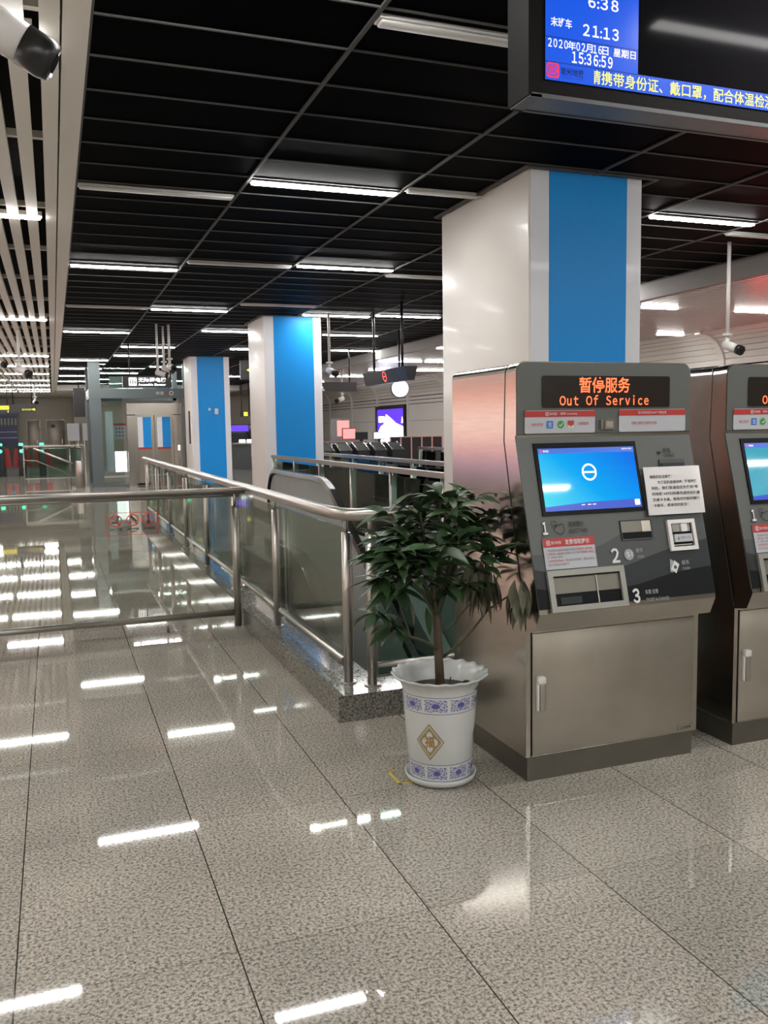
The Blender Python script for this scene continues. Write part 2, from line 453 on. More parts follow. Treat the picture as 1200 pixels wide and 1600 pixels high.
def put_poly(mb, P, pts, mat):
    mb.add([P(*q) for q in pts], [list(range(len(pts)))], mat)
def put_ring(mb, P, cu, cv, ro, ri, mat, n=28, sy=1.0, a0=0, a1=360):
    full = (a1 - a0) >= 360
    k = n if full else n + 1
    vs = []
    for r in (ro, ri):
        for i in range(k):
            a = math.radians(a0 + (a1 - a0) * i / n)
            vs.append(P(cu + r * math.cos(a), cv + r * math.sin(a) * sy))
    fs = [(i, (i + 1) % k, k + (i + 1) % k, k + i) for i in range(n)]
    mb.add(vs, fs, mat)
def put_disc(mb, P, cu, cv, r, mat, n=24, sy=1.0):
    put_poly(mb, P, [(cu + r * math.cos(2 * math.pi * i / n), cv + sy * r * math.sin(2 * math.pi * i / n)) for i in range(n)], mat)
def put_line(mb, P, pts, wd, mat):
    for (a, b), (c, d) in zip(pts, pts[1:]):
        L = math.hypot(c - a, d - b) or 1e-6
        nx, ny = -(d - b) / L * wd / 2, (c - a) / L * wd / 2
        mb.quad(P(a + nx, b + ny), P(a - nx, b - ny), P(c - nx, d - ny), P(c + nx, d + ny), mat)
def rrect(u0, v0, u1, v1, r, n=5):
    pts = []
    for cx, cy, s in ((u1 - r, v0 + r, -90), (u1 - r, v1 - r, 0), (u0 + r, v1 - r, 90), (u0 + r, v0 + r, 180)):
        for i in range(n + 1):
            a = math.radians(s + 90 * i / n); pts.append((cx + r * math.cos(a), cy + r * math.sin(a)))
    return pts
def put_emblem(mb, P, u, v, s, mat):
    """the operator's mark: an open rounded square around a small arch"""
    t = s * 0.12
    pts = [(u + s * .98, v + s * .36), (u + s * .98, v + s * .16), (u + s * .84, v), (u + s * .14, v), (u, v + s * .14), (u, v + s * .86), (u + s * .14, v + s), (u + s * .84, v + s), (u + s * .98, v + s * .84), (u + s * .98, v + s * .64)]
    put_line(mb, P, pts, t, mat)
    put_line(mb, P, [(u + s * .27, v + s * .2), (u + s * .27, v + s * .66), (u + s * .38, v + s * .78), (u + s * .62, v + s * .78), (u + s * .73, v + s * .66), (u + s * .73, v + s * .2)], t, mat)
    put_line(mb, P, [(u + s * .5, v + s * .2), (u + s * .5, v + s * .6)], t, mat)

# ================================================================== SETTING
XL, XR, YB, YF = -6.0, 11.9, -7.0, 46.0
ZC, ZW = 3.37, 3.16            # black ceiling, white ceilings
PX0, PX1, PY0, PY1 = 1.59, 3.36, 4.42, 10.8     # stairwell

mb = MB()
def fl(x0, x1, y0, y1): mb.quad((x0, y0, 0), (x1, y0, 0), (x1, y1, 0), (x0, y1, 0), 'floor')
fl(XL, PX0, YB, YF); fl(PX1, XR, YB, YF); fl(PX0, PX1, YB, PY0); fl(PX0, PX1, PY1, YF)
zb = -3.6
mb.quad((PX0, PY0, 0), (PX0, PY1, 0), (PX0, PY1, zb), (PX0, PY0, zb), 'pit')
mb.quad((PX1, PY1, 0), (PX1, PY0, 0), (PX1, PY0, zb), (PX1, PY1, zb), 'pit')
mb.quad((PX1, PY0, 0), (PX0, PY0, 0), (PX0, PY0, zb), (PX1, PY0, zb), 'pit')
mb.quad((PX0, PY1, 0), (PX1, PY1, 0), (PX1, PY1, zb), (PX0, PY1, zb), 'pit')
mb.quad((PX0, PY0, zb), (PX1, PY0, zb), (PX1, PY1, zb), (PX0, PY1, zb), 'step')
struct(mb.build('floor'))

# black ceiling between x = .22 and 7.55
mb = MB(); mb.box(0.22, 7.55, YB, 37.6, ZC + 0.014, ZC + 0.2, 'black_ceiling'); struct(mb.build('ceiling'))
mb = MB()
CX = [0.25, 1.47, 2.69, 3.91, 5.12, 6.33, 7.53]
for x in CX: mb.box(x - 0.010, x + 0.010, YB, 37.6, ZC, ZC + 0.015, 'tbar')
k = -24
while 4.313 + 0.466 * k < 37.5:
    y = 4.313 + 0.466 * k
    mb.box(0.235, 7.54, y - 0.0055, y + 0.0055, ZC + 0.005, ZC + 0.015, 'tbar'); k += 1
struct(mb.build('trim_1'))
# left white slat ceiling
mb = MB()
x = 0.105
while x > XL:
    mb.box(x - 0.078, x, YB, 39.8, ZW, ZW + 0.05, 'white_slat'); x -= 0.135
mb.box(XL, 0.22, YB, YF, ZW + 0.22, ZW + 0.3, 'dark_void')
y = 0.6
while y < 39.5:
    mb.box(XL, 0.11, y - 0.02, y + 0.02, ZW + 0.05, ZW + 0.09, 'white_slat'); y += 1.68
struct(mb.build('ceiling'))
mb = MB(); mb.box(0.115, 0.22, YB, 37.7, ZW, ZC + 0.1, 'white_slat'); struct(mb.build('trim_2'))
# far white ceiling past the black field
mb = MB(); mb.box(0.22, 7.55, 37.6, YF, ZW, ZW + 0.3, 'white_slat'); mb.box(XL, 0.22, 39.8, YF, ZW, ZW + 0.3, 'white_slat'); struct(mb.build('ceiling'))
# right bulkhead and plank ceiling
mb = MB(); mb.box(7.55, 7.66, YB, YF, ZW - 0.0, ZC + 0.2, 'bulkhead'); struct(mb.build('trim_3'))
mb = MB()
x = 7.67
while x < 11.3:
    mb.box(x, x + 0.076, YB, YF, ZW, ZW + 0.02, 'white_plank'); x += 0.1
mb.box(7.66, 11.4, YB, YF, ZW + 0.03, ZW + 0.2, 'dark_void')
struct(mb.build('ceiling'))
# right wall: flat panels, then planks bending into the ceiling
mb = MB()
mb.box(XR + 0.05, XR + 0.2, YB, YF, 0, 3.5, 'dark_void')
for z0, z1 in ((0.0, 0.98), (0.99, 1.71), (1.72, 2.29)):
    mb.box(XR, XR + 0.05, YB, YF, z0, z1, 'wall')
zz = 2.315
while zz < 2.55:
    mb.box(XR, XR + 0.04, YB, YF, zz, zz + 0.1, 'wall'); zz += 0.125
rc = 0.6
def arc(a): return (XR - rc + rc * math.cos(a), 2.56 + rc * math.sin(a))
nstep = 8
for i in range(nstep):
    a0 = math.pi / 2 * i / nstep + 0.012; a1 = math.pi / 2 * (i + 1) / nstep - 0.012
    p0, p1 = arc(a0), arc(a1)
    mb.prism([p0, p1, (p1[0] + 0.02, p1[1] + 0.02), (p0[0] + 0.02, p0[1] + 0.02)], YB, YF, 'y', 'wall')
mb.prism([(XR + 0.05, 2.5)] + [(arc(math.pi / 2 * i / 8)[0] + 0.04, arc(math.pi / 2 * i / 8)[1] + 0.04) for i in range(9)] + [(11.3, 3.4), (XR + 0.05, 3.4)], YB, YF, 'y', 'dark_void')
struct(mb.build('wall_right'))
mb = MB()
yr = 26.0 - 3.15 * 9
while yr < YF:
    prof = [(XR - 0.03, 0)] + [(XR - rc + (rc - 0.03) * math.cos(math.pi / 2 * i / 10), 2.56 + (rc - 0.03) * math.sin(math.pi / 2 * i / 10)) for i in range(11)]
    prof += [(XR - rc + (rc + 0.03) * math.cos(math.pi / 2 * i / 10), 2.56 + (rc + 0.03) * math.sin(math.pi / 2 * i / 10)) for i in range(10, -1, -1)] + [(XR + 0.03, 0)]
    for q in range(len(prof) // 2 - 1):
        n = len(prof)
        mb.prism([prof[q], prof[q + 1], prof[n - 2 - q], prof[n - 1 - q]], yr - 0.07, yr + 0.07, 'y', 'wall')
    yr += 3.15
struct(mb.build('trim_4'))
mb = MB(); mb.box(XL - 0.2, XL, YB, YF, 0, 3.6, 'wall_beige'); struct(mb.build('wall_left'))
mb = MB(); mb.box(XL, XR + 0.2, YB - 0.2, YB, 0, 3.6, 'wall_beige'); struct(mb.build('wall_near'))
mb = MB(); mb.box(XL, XR + 0.2, YF, YF + 0.2, 0, 3.6, 'wall_beige'); mb.box(0.95, XR, 44.2, YF, 0, 3.3, 'wall_beige'); struct(mb.build('wall_far'))
def door(nm, x0, x1, z1, y):
    m = MB(); m.box(x0 - 0.06, x1 + 0.06, y - 0.03, y, 0, z1 + 0.06, 'door_grey'); o = struct(m.build(nm))
    m = MB(); m.rbox(x0, x1, y - 0.07, y - 0.03, 0.01, z1, 'door_grey', 0.01); m.build('door_leaf', o)
    m = MB(); m.box(x1 - 0.14, x1 - 0.1, y - 0.12, y - 0.07, 0.95, 1.15, 'tube'); m.build('door_handle', o)
door('door_1', -1.15, -0.62, 2.07, YF); door('door_2', -0.26, 0.52, 2.06, YF)
mb = MB(); mb.box(-0.08, 0.1, YF - 0.085, YF - 0.072, 1.72, 1.88, 'grey_mid'); tag(mb.build('door_notice'), 'small grey notice on the wider far door, left of the lift', 'notice')

# ------------------------------------------------------------------ columns
def column(y0, y1, label, extra=None):
    x0, x1 = 3.35, 4.345
    t = thing('column', label, 'column', ((x0 + x1) / 2, (y0 + y1) / 2, 0))
    m = MB()
    m.rbox(x0, x1, y0, y1, 0.0, ZC + 0.02, 'white_panel', 0.018, 3); m.build('white_cladding', t)
    m = MB()
    m.box(x0 + 0.012, x0 + 0.165, y0 - 0.006, y0 + 0.02, 0.1, ZC, 'white_edge'); m.box(x1 - 0.145, x1 - 0.012, y0 - 0.006, y0 + 0.02, 0.1, ZC, 'white_edge')
    m.build('edge_strip', t)
    m = MB(); m.box(x0 + 0.167, x1 - 0.147, y0 - 0.01, y0 + 0.02, 0.1, ZC, 'blue_panel'); m.build('blue_stripe', t)
    m = MB(); m.box(x0 - 0.004, x1 + 0.004, y0 - 0.012, y1 + 0.004, 0, 0.1, 'steel_plinth'); m.build('base_trim', t)
    m = MB()
    for a, b, c, d in ((x0 - 0.03, x1 + 0.1, y0 - 0.05, y0 - 0.025), (x0 - 0.03, x1 + 0.1, y1 + 0.03, y1 + 0.055), (x0 - 0.05, x0 - 0.025, y0 - 0.05, y1 + 0.05), (x1 + 0.1, x1 + 0.12, y0 - 0.05, y1 + 0.05)):
        m.box(a, b, c, d, ZC - 0.004, ZC + 0.02, 'tbar')
    m.build('ceiling_collar', t)
    if extra: extra(t, x0, x1, y0)
    return t
column(5.805, 7.36, 'large white column with a blue stripe right behind the ticket machines')
column(14.5, 15.75, 'white and blue column behind the escalator, middle one of the row')
def c3(t, x0, x1, y0):
    m = MB(); m.box(x0 - 0.03, x0, y0 + 0.35, y0 + 0.43, 1.15, 2.0, 'black_plastic'); m.build('slot_handle', t)['label'] = 'long black recessed handle'
    m = MB(); m.rbox(3.93, 4.02, y0 - 0.05, y0 - 0.01, 1.9, 2.05, 'white_plastic', 0.01); m.build('call_point', t)
    m = MB(); m.cyl((3.8, y0 - 0.02, 2.03), (3.8, y0 - 0.01, 2.03), 0.035, 'white_ink', 12); m.build('sticker', t)
column(22.85, 24.1, 'white and blue column next to the glass lift, farthest of the row', c3)

# ------------------------------------------------------------------ ceiling strip lights
BAY = ['first', 'second', 'third', 'fourth', 'fifth', 'sixth']
NTH = ['nearest', 'second', 'third', 'fourth', 'fifth', 'sixth', 'seventh', 'eighth', 'ninth', 'tenth', 'eleventh', 'twelfth', 'thirteenth', 'fourteenth']
def strip(x0, x1, y, z, on, label, group):
    t = thing('ceiling_light', label, 'ceiling light', ((x0 + x1) / 2, y, z), group)
    m = MB(); m.box(x0, x1, y - 0.042, y + 0.042, z - 0.004, z + 0.03, ('tbar' if z > 3.2 else 'white_slat') if on else 'lamp_off'); m.build('light_housing', t)
    m = MB(); m.rbox(x0 + 0.01, x1 - 0.01, y - 0.036, y + 0.036, z - 0.02, z - 0.005, 'lamp' if on else 'lamp_off', 0.006, 1); m.build('diffuser', t)
ON = {0: [-3.4, 3.5, 10.58, 17.5, 24.4, 27.6, 31.2, 34.6], 1: [-4.0, -0.3, 6.72, 14.02, 20.35, 22.77, 29.6, 33.2], 2: [-4.5, -1.0, 2.5, 9.95, 16.85, 26.5, 33.0],
      3: [-4.6, -2.9, -1.2, 14.15, 20.5, 27.2, 34.0], 4: [-5.5, -3.0, -0.2, 2.4, 6.74, 13.95, 17.05, 24.2, 31.0], 5: [-4.0, -0.8, 2.6, 10.4, 20.4, 27.6]}  # several unseen strips over and behind the viewer added to light the fronts
OFF = {0: [7.22, 14.0], 1: [3.95, 10.07], 2: [6.6, 13.2], 3: [10.3], 5: [7.13]}
for b in range(6):
    x0, x1 = CX[b] + 0.015, CX[b + 1] - 0.02
    vis = [q for q in sorted(ON[b]) if q > 3.9]
    for q in sorted(ON[b]):
        a, c = x0, x1
        if b == 2 and 14 < q < 17.5: c = 3.9
        lab = ('lit strip light, black ceiling, %s bay from the left, %s in its bay' % (BAY[b], NTH[vis.index(q)]) if q in vis
               else 'unseen lit strip light above or behind the viewer, %s bay, %s one' % (BAY[b], NTH[sorted(ON[b]).index(q)].replace('nearest', 'rear')))
        strip(a, c, q, ZC, True, lab, 'lit strip lights in the black ceiling')
    for i, q in enumerate(OFF.get(b, [])):
        strip(x0, x1, q, ZC, False, 'unlit grey strip, black ceiling, %s bay from the left, %s in its bay' % (BAY[b], NTH[i]), 'unlit strips in the black ceiling')
WL = [-2.6, 0.7, 4.05, 7.4, 14.0, 20.6, 23.75, 26.9, 30.2, 33.3, 36.4, 38.4]
n = 0
for q in WL:
    rows = [(-1.17, 0.0)] if q < 22 else [(-1.2, -0.02), (-2.5, -1.3)]
    if q < 22: rows.append((-3.6, -2.4))
    if q < 22 and q > -2: rows.append((-5.6, -4.4))
    for j, (a, c) in enumerate(rows):
        lab = ('lit strip light, white slatted ceiling, %s row, %s' % (NTH[max(0, WL.index(q) - 2)].replace('nearest', 'first'), ['next to the trim', 'second from the trim', 'third from the trim', 'far left'][j])
               if q > 3.5 else 'lit strip light, white slatted ceiling behind the viewer, row %s, %s' % (WL.index(q) + 1, ['next to the trim', 'further left', 'far left'][j]))
        strip(a, c, q, ZW, True, lab, 'lit strip lights in the white slatted ceiling')
RL = [(10.6, [(7.95, 8.57), (9.63, 10.8)]), (13.73, [(10.65, 11.25), (8.2, 9.3)]), (17.2, [(7.7, 8.8), (9.4, 10.5)]), (20.85, [(7.74, 8.9), (9.0, 10.2)]), (24.1, [(8.62, 9.3), (10.1, 11.2)]),
      (27.25, [(8.43, 9.6)]), (30.5, [(8.0, 9.2)]), (34.0, [(8.0, 9.2)]), (6.9, [(7.9, 9.0), (9.8, 10.9)]), (2.0, [(8.2, 9.4)])]
for q, rows in sorted(RL):
    k = sorted(v[0] for v in RL).index(q)
    for j, (a, c) in enumerate(rows):
        strip(a, c, q, ZW, True, 'lit strip light, white plank ceiling, %s row, nearer the %s' % (NTH[k].replace('nearest', 'first'), ['black ceiling', 'right wall'][j]), 'lit strip lights in the white plank ceiling')

# ================================================================== STAIRWELL
# granite curb
t = MB()
prof = [(1.302, 4.177), (PX1 + 0.7, 4.177), (PX1 + 0.7, PY0), (PX0, PY0), (PX0, 15.0), (1.302, 15.0)]
t.prism(prof, 0.0, 0.14, 'z', 'curb')
tag(t.build('granite_curb'), 'low speckled granite curb under the steel railing round the stairwell', 'curb')

# stairs
st = thing('staircase', 'dark stone stairs going down behind the railing, left of the escalator', 'stairs', (1.9, PY1, 0))
m = MB()
for i in range(20):
    y1 = PY1 - 0.3 * i; z = -0.158 * (i + 1)
    m.box(PX0 + 0.005, 2.19, y1 - 0.3, y1 - 0.005, z - 0.3, z, 'step')
m.build('step_flight', st)
m = MB()
for i in range(20):
    y1 = PY1 - 0.3 * i; z = -0.158 * (i + 1)
    m.box(PX0 + 0.006, 2.188, y1 - 0.3, y1 - 0.27, z, z + 0.004, 'grey_dark')
m.build('nosing', st)

# escalator
es = thing('escalator', 'escalator behind the railing with black handrail and grey steel balustrade', 'escalator', (2.8, 9.2, 0))
def rail_path(off=0.0, zo=0.0):
    p = []
    for i in range(9):
        a = math.radians(-75 + 165 * i / 8)
        p.append((9.95 + (0.36 + off) * math.cos(a), 0.66 + (0.36 + off) * math.sin(a)))
    p += [(8.3, 1.02 + off), (8.1, 1.015 + off), (7.92, 0.985 + off), (7.76, 0.925 + off)]
    for i in range(1, 9):
        p.append((7.76 - 0.45 * i, 0.925 + off - 0.45 * i * 0.565))
    return p
def low_path():
    return [(10.1, 0.24), (9.95, 0.24), (8.95, 0.235), (8.7, 0.215), (8.45, 0.15), (8.2, 0.03)] + [(8.2 - 0.45 * i, 0.03 - 0.45 * i * 0.565) for i in range(1, 9)]
for xb, nmh in ((2.40, 'left'), (3.22, 'right')):
    rp = rail_path()
    if xb > 3: continue
    m = MB()
    outer = rail_path(0.022); inner = rail_path(-0.022)
    n = len(rp)
    vs = []
    for i in range(n):
        for (yy, zz_), xx in ((outer[i], xb - 0.028), (outer[i], xb + 0.028), (inner[i], xb + 0.04), (inner[i], xb - 0.04)):
            vs.append((xx, yy, zz_))
    fs = [(i * 4 + k, i * 4 + (k + 1) % 4, i * 4 + 4 + (k + 1) % 4, i * 4 + 4 + k) for i in range(n - 1) for k in range(4)] + [(3, 2, 1, 0), tuple(range((n - 1) * 4, n * 4))]
    m.add(vs, fs, 'rubber', False); m.build('handrail', es)['label'] = 'black rubber handrail'
    m = MB(); m.tube([(xb, q[0], q[1]) for q in rail_path(-0.035)], 0.013, 'chrome', 8); m.build('handrail_guide', es)
    up = rail_path(-0.04); lo = low_path()
    m = MB()
    poly = [(q[0], q[1]) for q in up] + lo[::-1]
    m.prism(poly, xb - 0.006, xb + 0.006, 'x', 'esc_panel' if xb < 3 else 'esc_glass'); m.build('balustrade_panel', es)
    m = MB()
    for i in range(len(lo) - 1):
        (y0, z0), (y1, z1) = lo[i], lo[i + 1]
        for xo0, xo1 in ((2.27, 2.45),):
            m.prism([(y0, z0), (y1, z1), (y1, z1 - 0.75), (y0, max(z0 - 0.75, -3))], xo0, xo1, 'x', 'step')
    m.build('skirt_cladding', es)
    m = MB()
    for i in range(len(lo) - 1):
        (y0, z0), (y1, z1) = lo[i], lo[i + 1]
        m.prism([(y0, z0), (y1, z1), (y1, z1 - 0.55), (y0, max(z0 - 0.55, -3))], 3.17, 3.34, 'x', 'esc_panel')
    m.build('skirt_cladding', es)
    m = MB(); m.tube([((2.262 if xb < 3 else 3.17), q[0], q[1] + 0.006) for q in lo], 0.012, 'chrome', 6); m.build('deck_edge', es)
m = MB()
for i in range(18):
    z = -0.02 - max(0, i - 1) * 0.2; y1 = 9.2 - 0.38 * i
    if z < -3.2: break
    m.box(2.46, 3.165, y1 - 0.38, y1, z - 0.2, z, 'grey_dark')
m.build('step_band', es)
m = MB(); m.box(2.20, 3.355, 9.2, PY1 + 0.35, -0.2, 0.004, 'steel_plinth'); m.build('landing_plate', es)

# near railing round the stairwell
def railing(name, label, group=None, loc=(0, 0, 0)): return thing(name, label, 'railing', loc, group)
rl = railing('railing', 'steel railing with clear glass panels on the granite curb, turning a corner behind the plant', None, (1.4, 4.3, 0.14))
m = MB(); m.tube([(1.38, 14.95, 1.05), (1.38, 4.75, 1.055), (1.385, 4.5, 1.056), (1.405, 4.36, 1.057), (1.46, 4.28, 1.058), (1.6, 4.26, 1.06), (3.32, 4.26, 1.06)], 0.034, 'tube', 16); m.build('handrail', rl)
for x, y in [(1.43, 4.40), (1.53, 4.30)] + [(1.40, 4.40 + 1.48 * i) for i in range(1, 8)] + [(2.6, 4.30), (3.28, 4.30)]:
    m = MB(); m.cyl((x, y, 0.14), (x, y, 0.955), 0.025, 'tube', 16); m.cyl((x, y, 0.955), (x, y, 1.04), 0.012, 'tube', 10); m.cyl((x, y, 0.14), (x, y, 0.147), 0.045, 'tube', 16)
    m.box(x + 0.018, x + 0.034, y - 0.004, y + 0.004, 0.3, 0.94, 'tube') if y < 4.6 else None
    m.build('post', rl)
m = MB(); m.cyl((1.42, 4.44, 0.255), (1.40, 14.9, 0.255), 0.017, 'tube', 12); m.cyl((1.56, 4.3, 0.245), (3.26, 4.3, 0.245), 0.017, 'tube', 12); m.build('bottom_rail', rl)
ys = [4.44] + [4.40 + 1.48 * i for i in range(1, 8)]
for a, b in zip(ys, ys[1:]):
    m = MB(); m.box(1.44, 1.452, a + 0.03, b - 0.03, 0.19, 0.97, 'glass'); m.build('glass_panel', rl)
for a, b in ((1.57, 2.57), (2.63, 3.25)):
    m = MB(); m.box(a, b, 4.31, 4.322, 0.19, 0.97, 'glass_green'); m.build('glass_panel', rl)

# barrier across the left side
gb = railing('glass_barrier', 'glass barrier with steel rails standing across the floor at the left', None, (0, 6.63, 0))
m = MB(); m.tube([(-3.2, 6.63, 1.055), (1.345, 6.63, 1.045)], 0.026, 'tube', 14); m.cyl((-3.2, 6.655, 1.015), (1.31, 6.655, 1.008), 0.012, 'tube', 10); m.build('handrail', gb)
for x in (1.268, -1.45, -3.15):
    m = MB(); m.cyl((x, 6.63, 0), (x, 6.63, 0.93), 0.028, 'tube', 16); m.cyl((x, 6.63, 0.93), (x, 6.63, 1.03), 0.011, 'tube', 10); m.build('post', gb)
m = MB(); m.cyl((-3.15, 6.63, 0.11), (1.24, 6.63, 0.105), 0.024, 'tube', 14); m.cyl((1.235, 6.63, 0.105), (1.262, 6.63, 0.105), 0.01, 'tube', 8); m.build('bottom_rail', gb)
m = MB(); m.cyl((0.735, 6.63, 0), (0.735, 6.63, 0.09), 0.01, 'tube', 10); m.cyl((-0.55, 6.63, 0), (-0.55, 6.63, 0.09), 0.01, 'tube', 10); m.build('rail_foot', gb)
for a, b in ((-1.42, 1.24), (-3.1, -1.48)):
    m = MB(); m.box(a, b, 6.624, 6.636, 0.13, 0.99, 'glass_barrier'); g = m.build('glass_panel', gb)
    if a > -2:
        def P(u, v): return (u, 6.6215, v)
        s = MB(); put_line(s, P, [(0.325, 0.749), (0.695, 0.751), (0.702, 0.912), (0.328, 0.918), (0.325, 0.749)], 0.004, 'sticker_red')
        for i, (cx, txt) in enumerate(((0.395, '请勿攀爬'), (0.513, '请勿倚靠'), (0.627, '请勿翻越'))):
            cz = 0.857 + 0.002 * i
            if i == 0:
                put_line(s, P, [(cx - 0.03, cz - 0.012), (cx + 0.005, cz - 0.012), (cx + 0.015, cz + 0.018)], 0.010, 'text_black'); put_disc(s, P, cx + 0.017, cz + 0.026, 0.008, 'text_black', 10)
                put_line(s, P, [(cx + 0.004, cz - 0.01), (cx + 0.022, cz - 0.03)], 0.007, 'text_black')
            elif i == 1:
                put_line(s, P, [(cx - 0.005, cz + 0.022), (cx + 0.03, cz - 0.012)], 0.012, 'text_black'); put_disc(s, P, cx - 0.008, cz + 0.026, 0.009, 'text_black', 10); put_rect(s, P, cx - 0.026, cz - 0.02, cx - 0.012, cz - 0.01, 'text_black')
            else:
                put_disc(s, P, cx + 0.003, cz + 0.03, 0.008, 'text_black', 10); put_line(s, P, [(cx + 0.003, cz + 0.02), (cx, cz - 0.008), (cx - 0.006, cz - 0.034)], 0.011, 'text_black'); put_line(s, P, [(cx, cz - 0.005), (cx + 0.01, cz - 0.034)], 0.007, 'text_black')
            def P2(u, v): return (u, 6.6208, v)
            put_ring(s, P2, cx, cz, 0.045, 0.038, 'sticker_red'); put_line(s, P2, [(cx - 0.03, cz + 0.03), (cx + 0.03, cz - 0.03)], 0.006, 'sticker_red')
            put_text(s, txt, P, cx - 0.042, 0.785, cx + 0.042, 0.803, 'text_black', 0.01)
            put_rect(s, P, cx - 0.03, 0.772, cx + 0.03, 0.775, 'text_grey')
        s.build('safety_sticker', g)['label'] = 'transparent sticker with three red prohibition rings'

# far railings of the stairwell
def straight_rail(name, label, x, y0, y1, z, gm, step=1.25):
    t = railing(name, label, None, (x, y0, 0))
    m = MB(); m.box(x - 0.03, x + 0.03, y0, y1, z - 0.035, z + 0.02, 'tube'); m.build('handrail', t)
    n = max(1, round((y1 - y0) / step)); ps = [y0 + 0.04 + (y1 - y0 - 0.08) * i / n for i in range(n + 1)]
    for y in ps:
        m = MB(); m.cyl((x, y, 0), (x, y, z - 0.03), 0.022, 'tube', 12); m.build('post', t)
    for a, b in zip(ps, ps[1:]):
        m = MB(); m.box(x - 0.006, x + 0.006, a + 0.03, b - 0.03, 0.1, z - 0.07, gm); m.build('glass_panel', t)
straight_rail('railing', 'green glass railing with flat steel handrail between the first two columns, beside the escalator', 3.40, 7.45, 14.3, 1.055, 'glass_green')
straight_rail('railing', 'green glass railing behind the nearer one, right of the middle column', 4.50, 8.4, 15.9, 1.05, 'glass_green')
straight_rail('railing', 'short glass railing in front of the ticket gates, upper far one at the right', 7.3, 14.6, 17.3, 1.06, 'glass_green')
straight_rail('railing', 'glass railing with steel rail below the white counter, seen between the two far columns', 6.6, 25.5, 31.0, 0.98, 'glass_green')

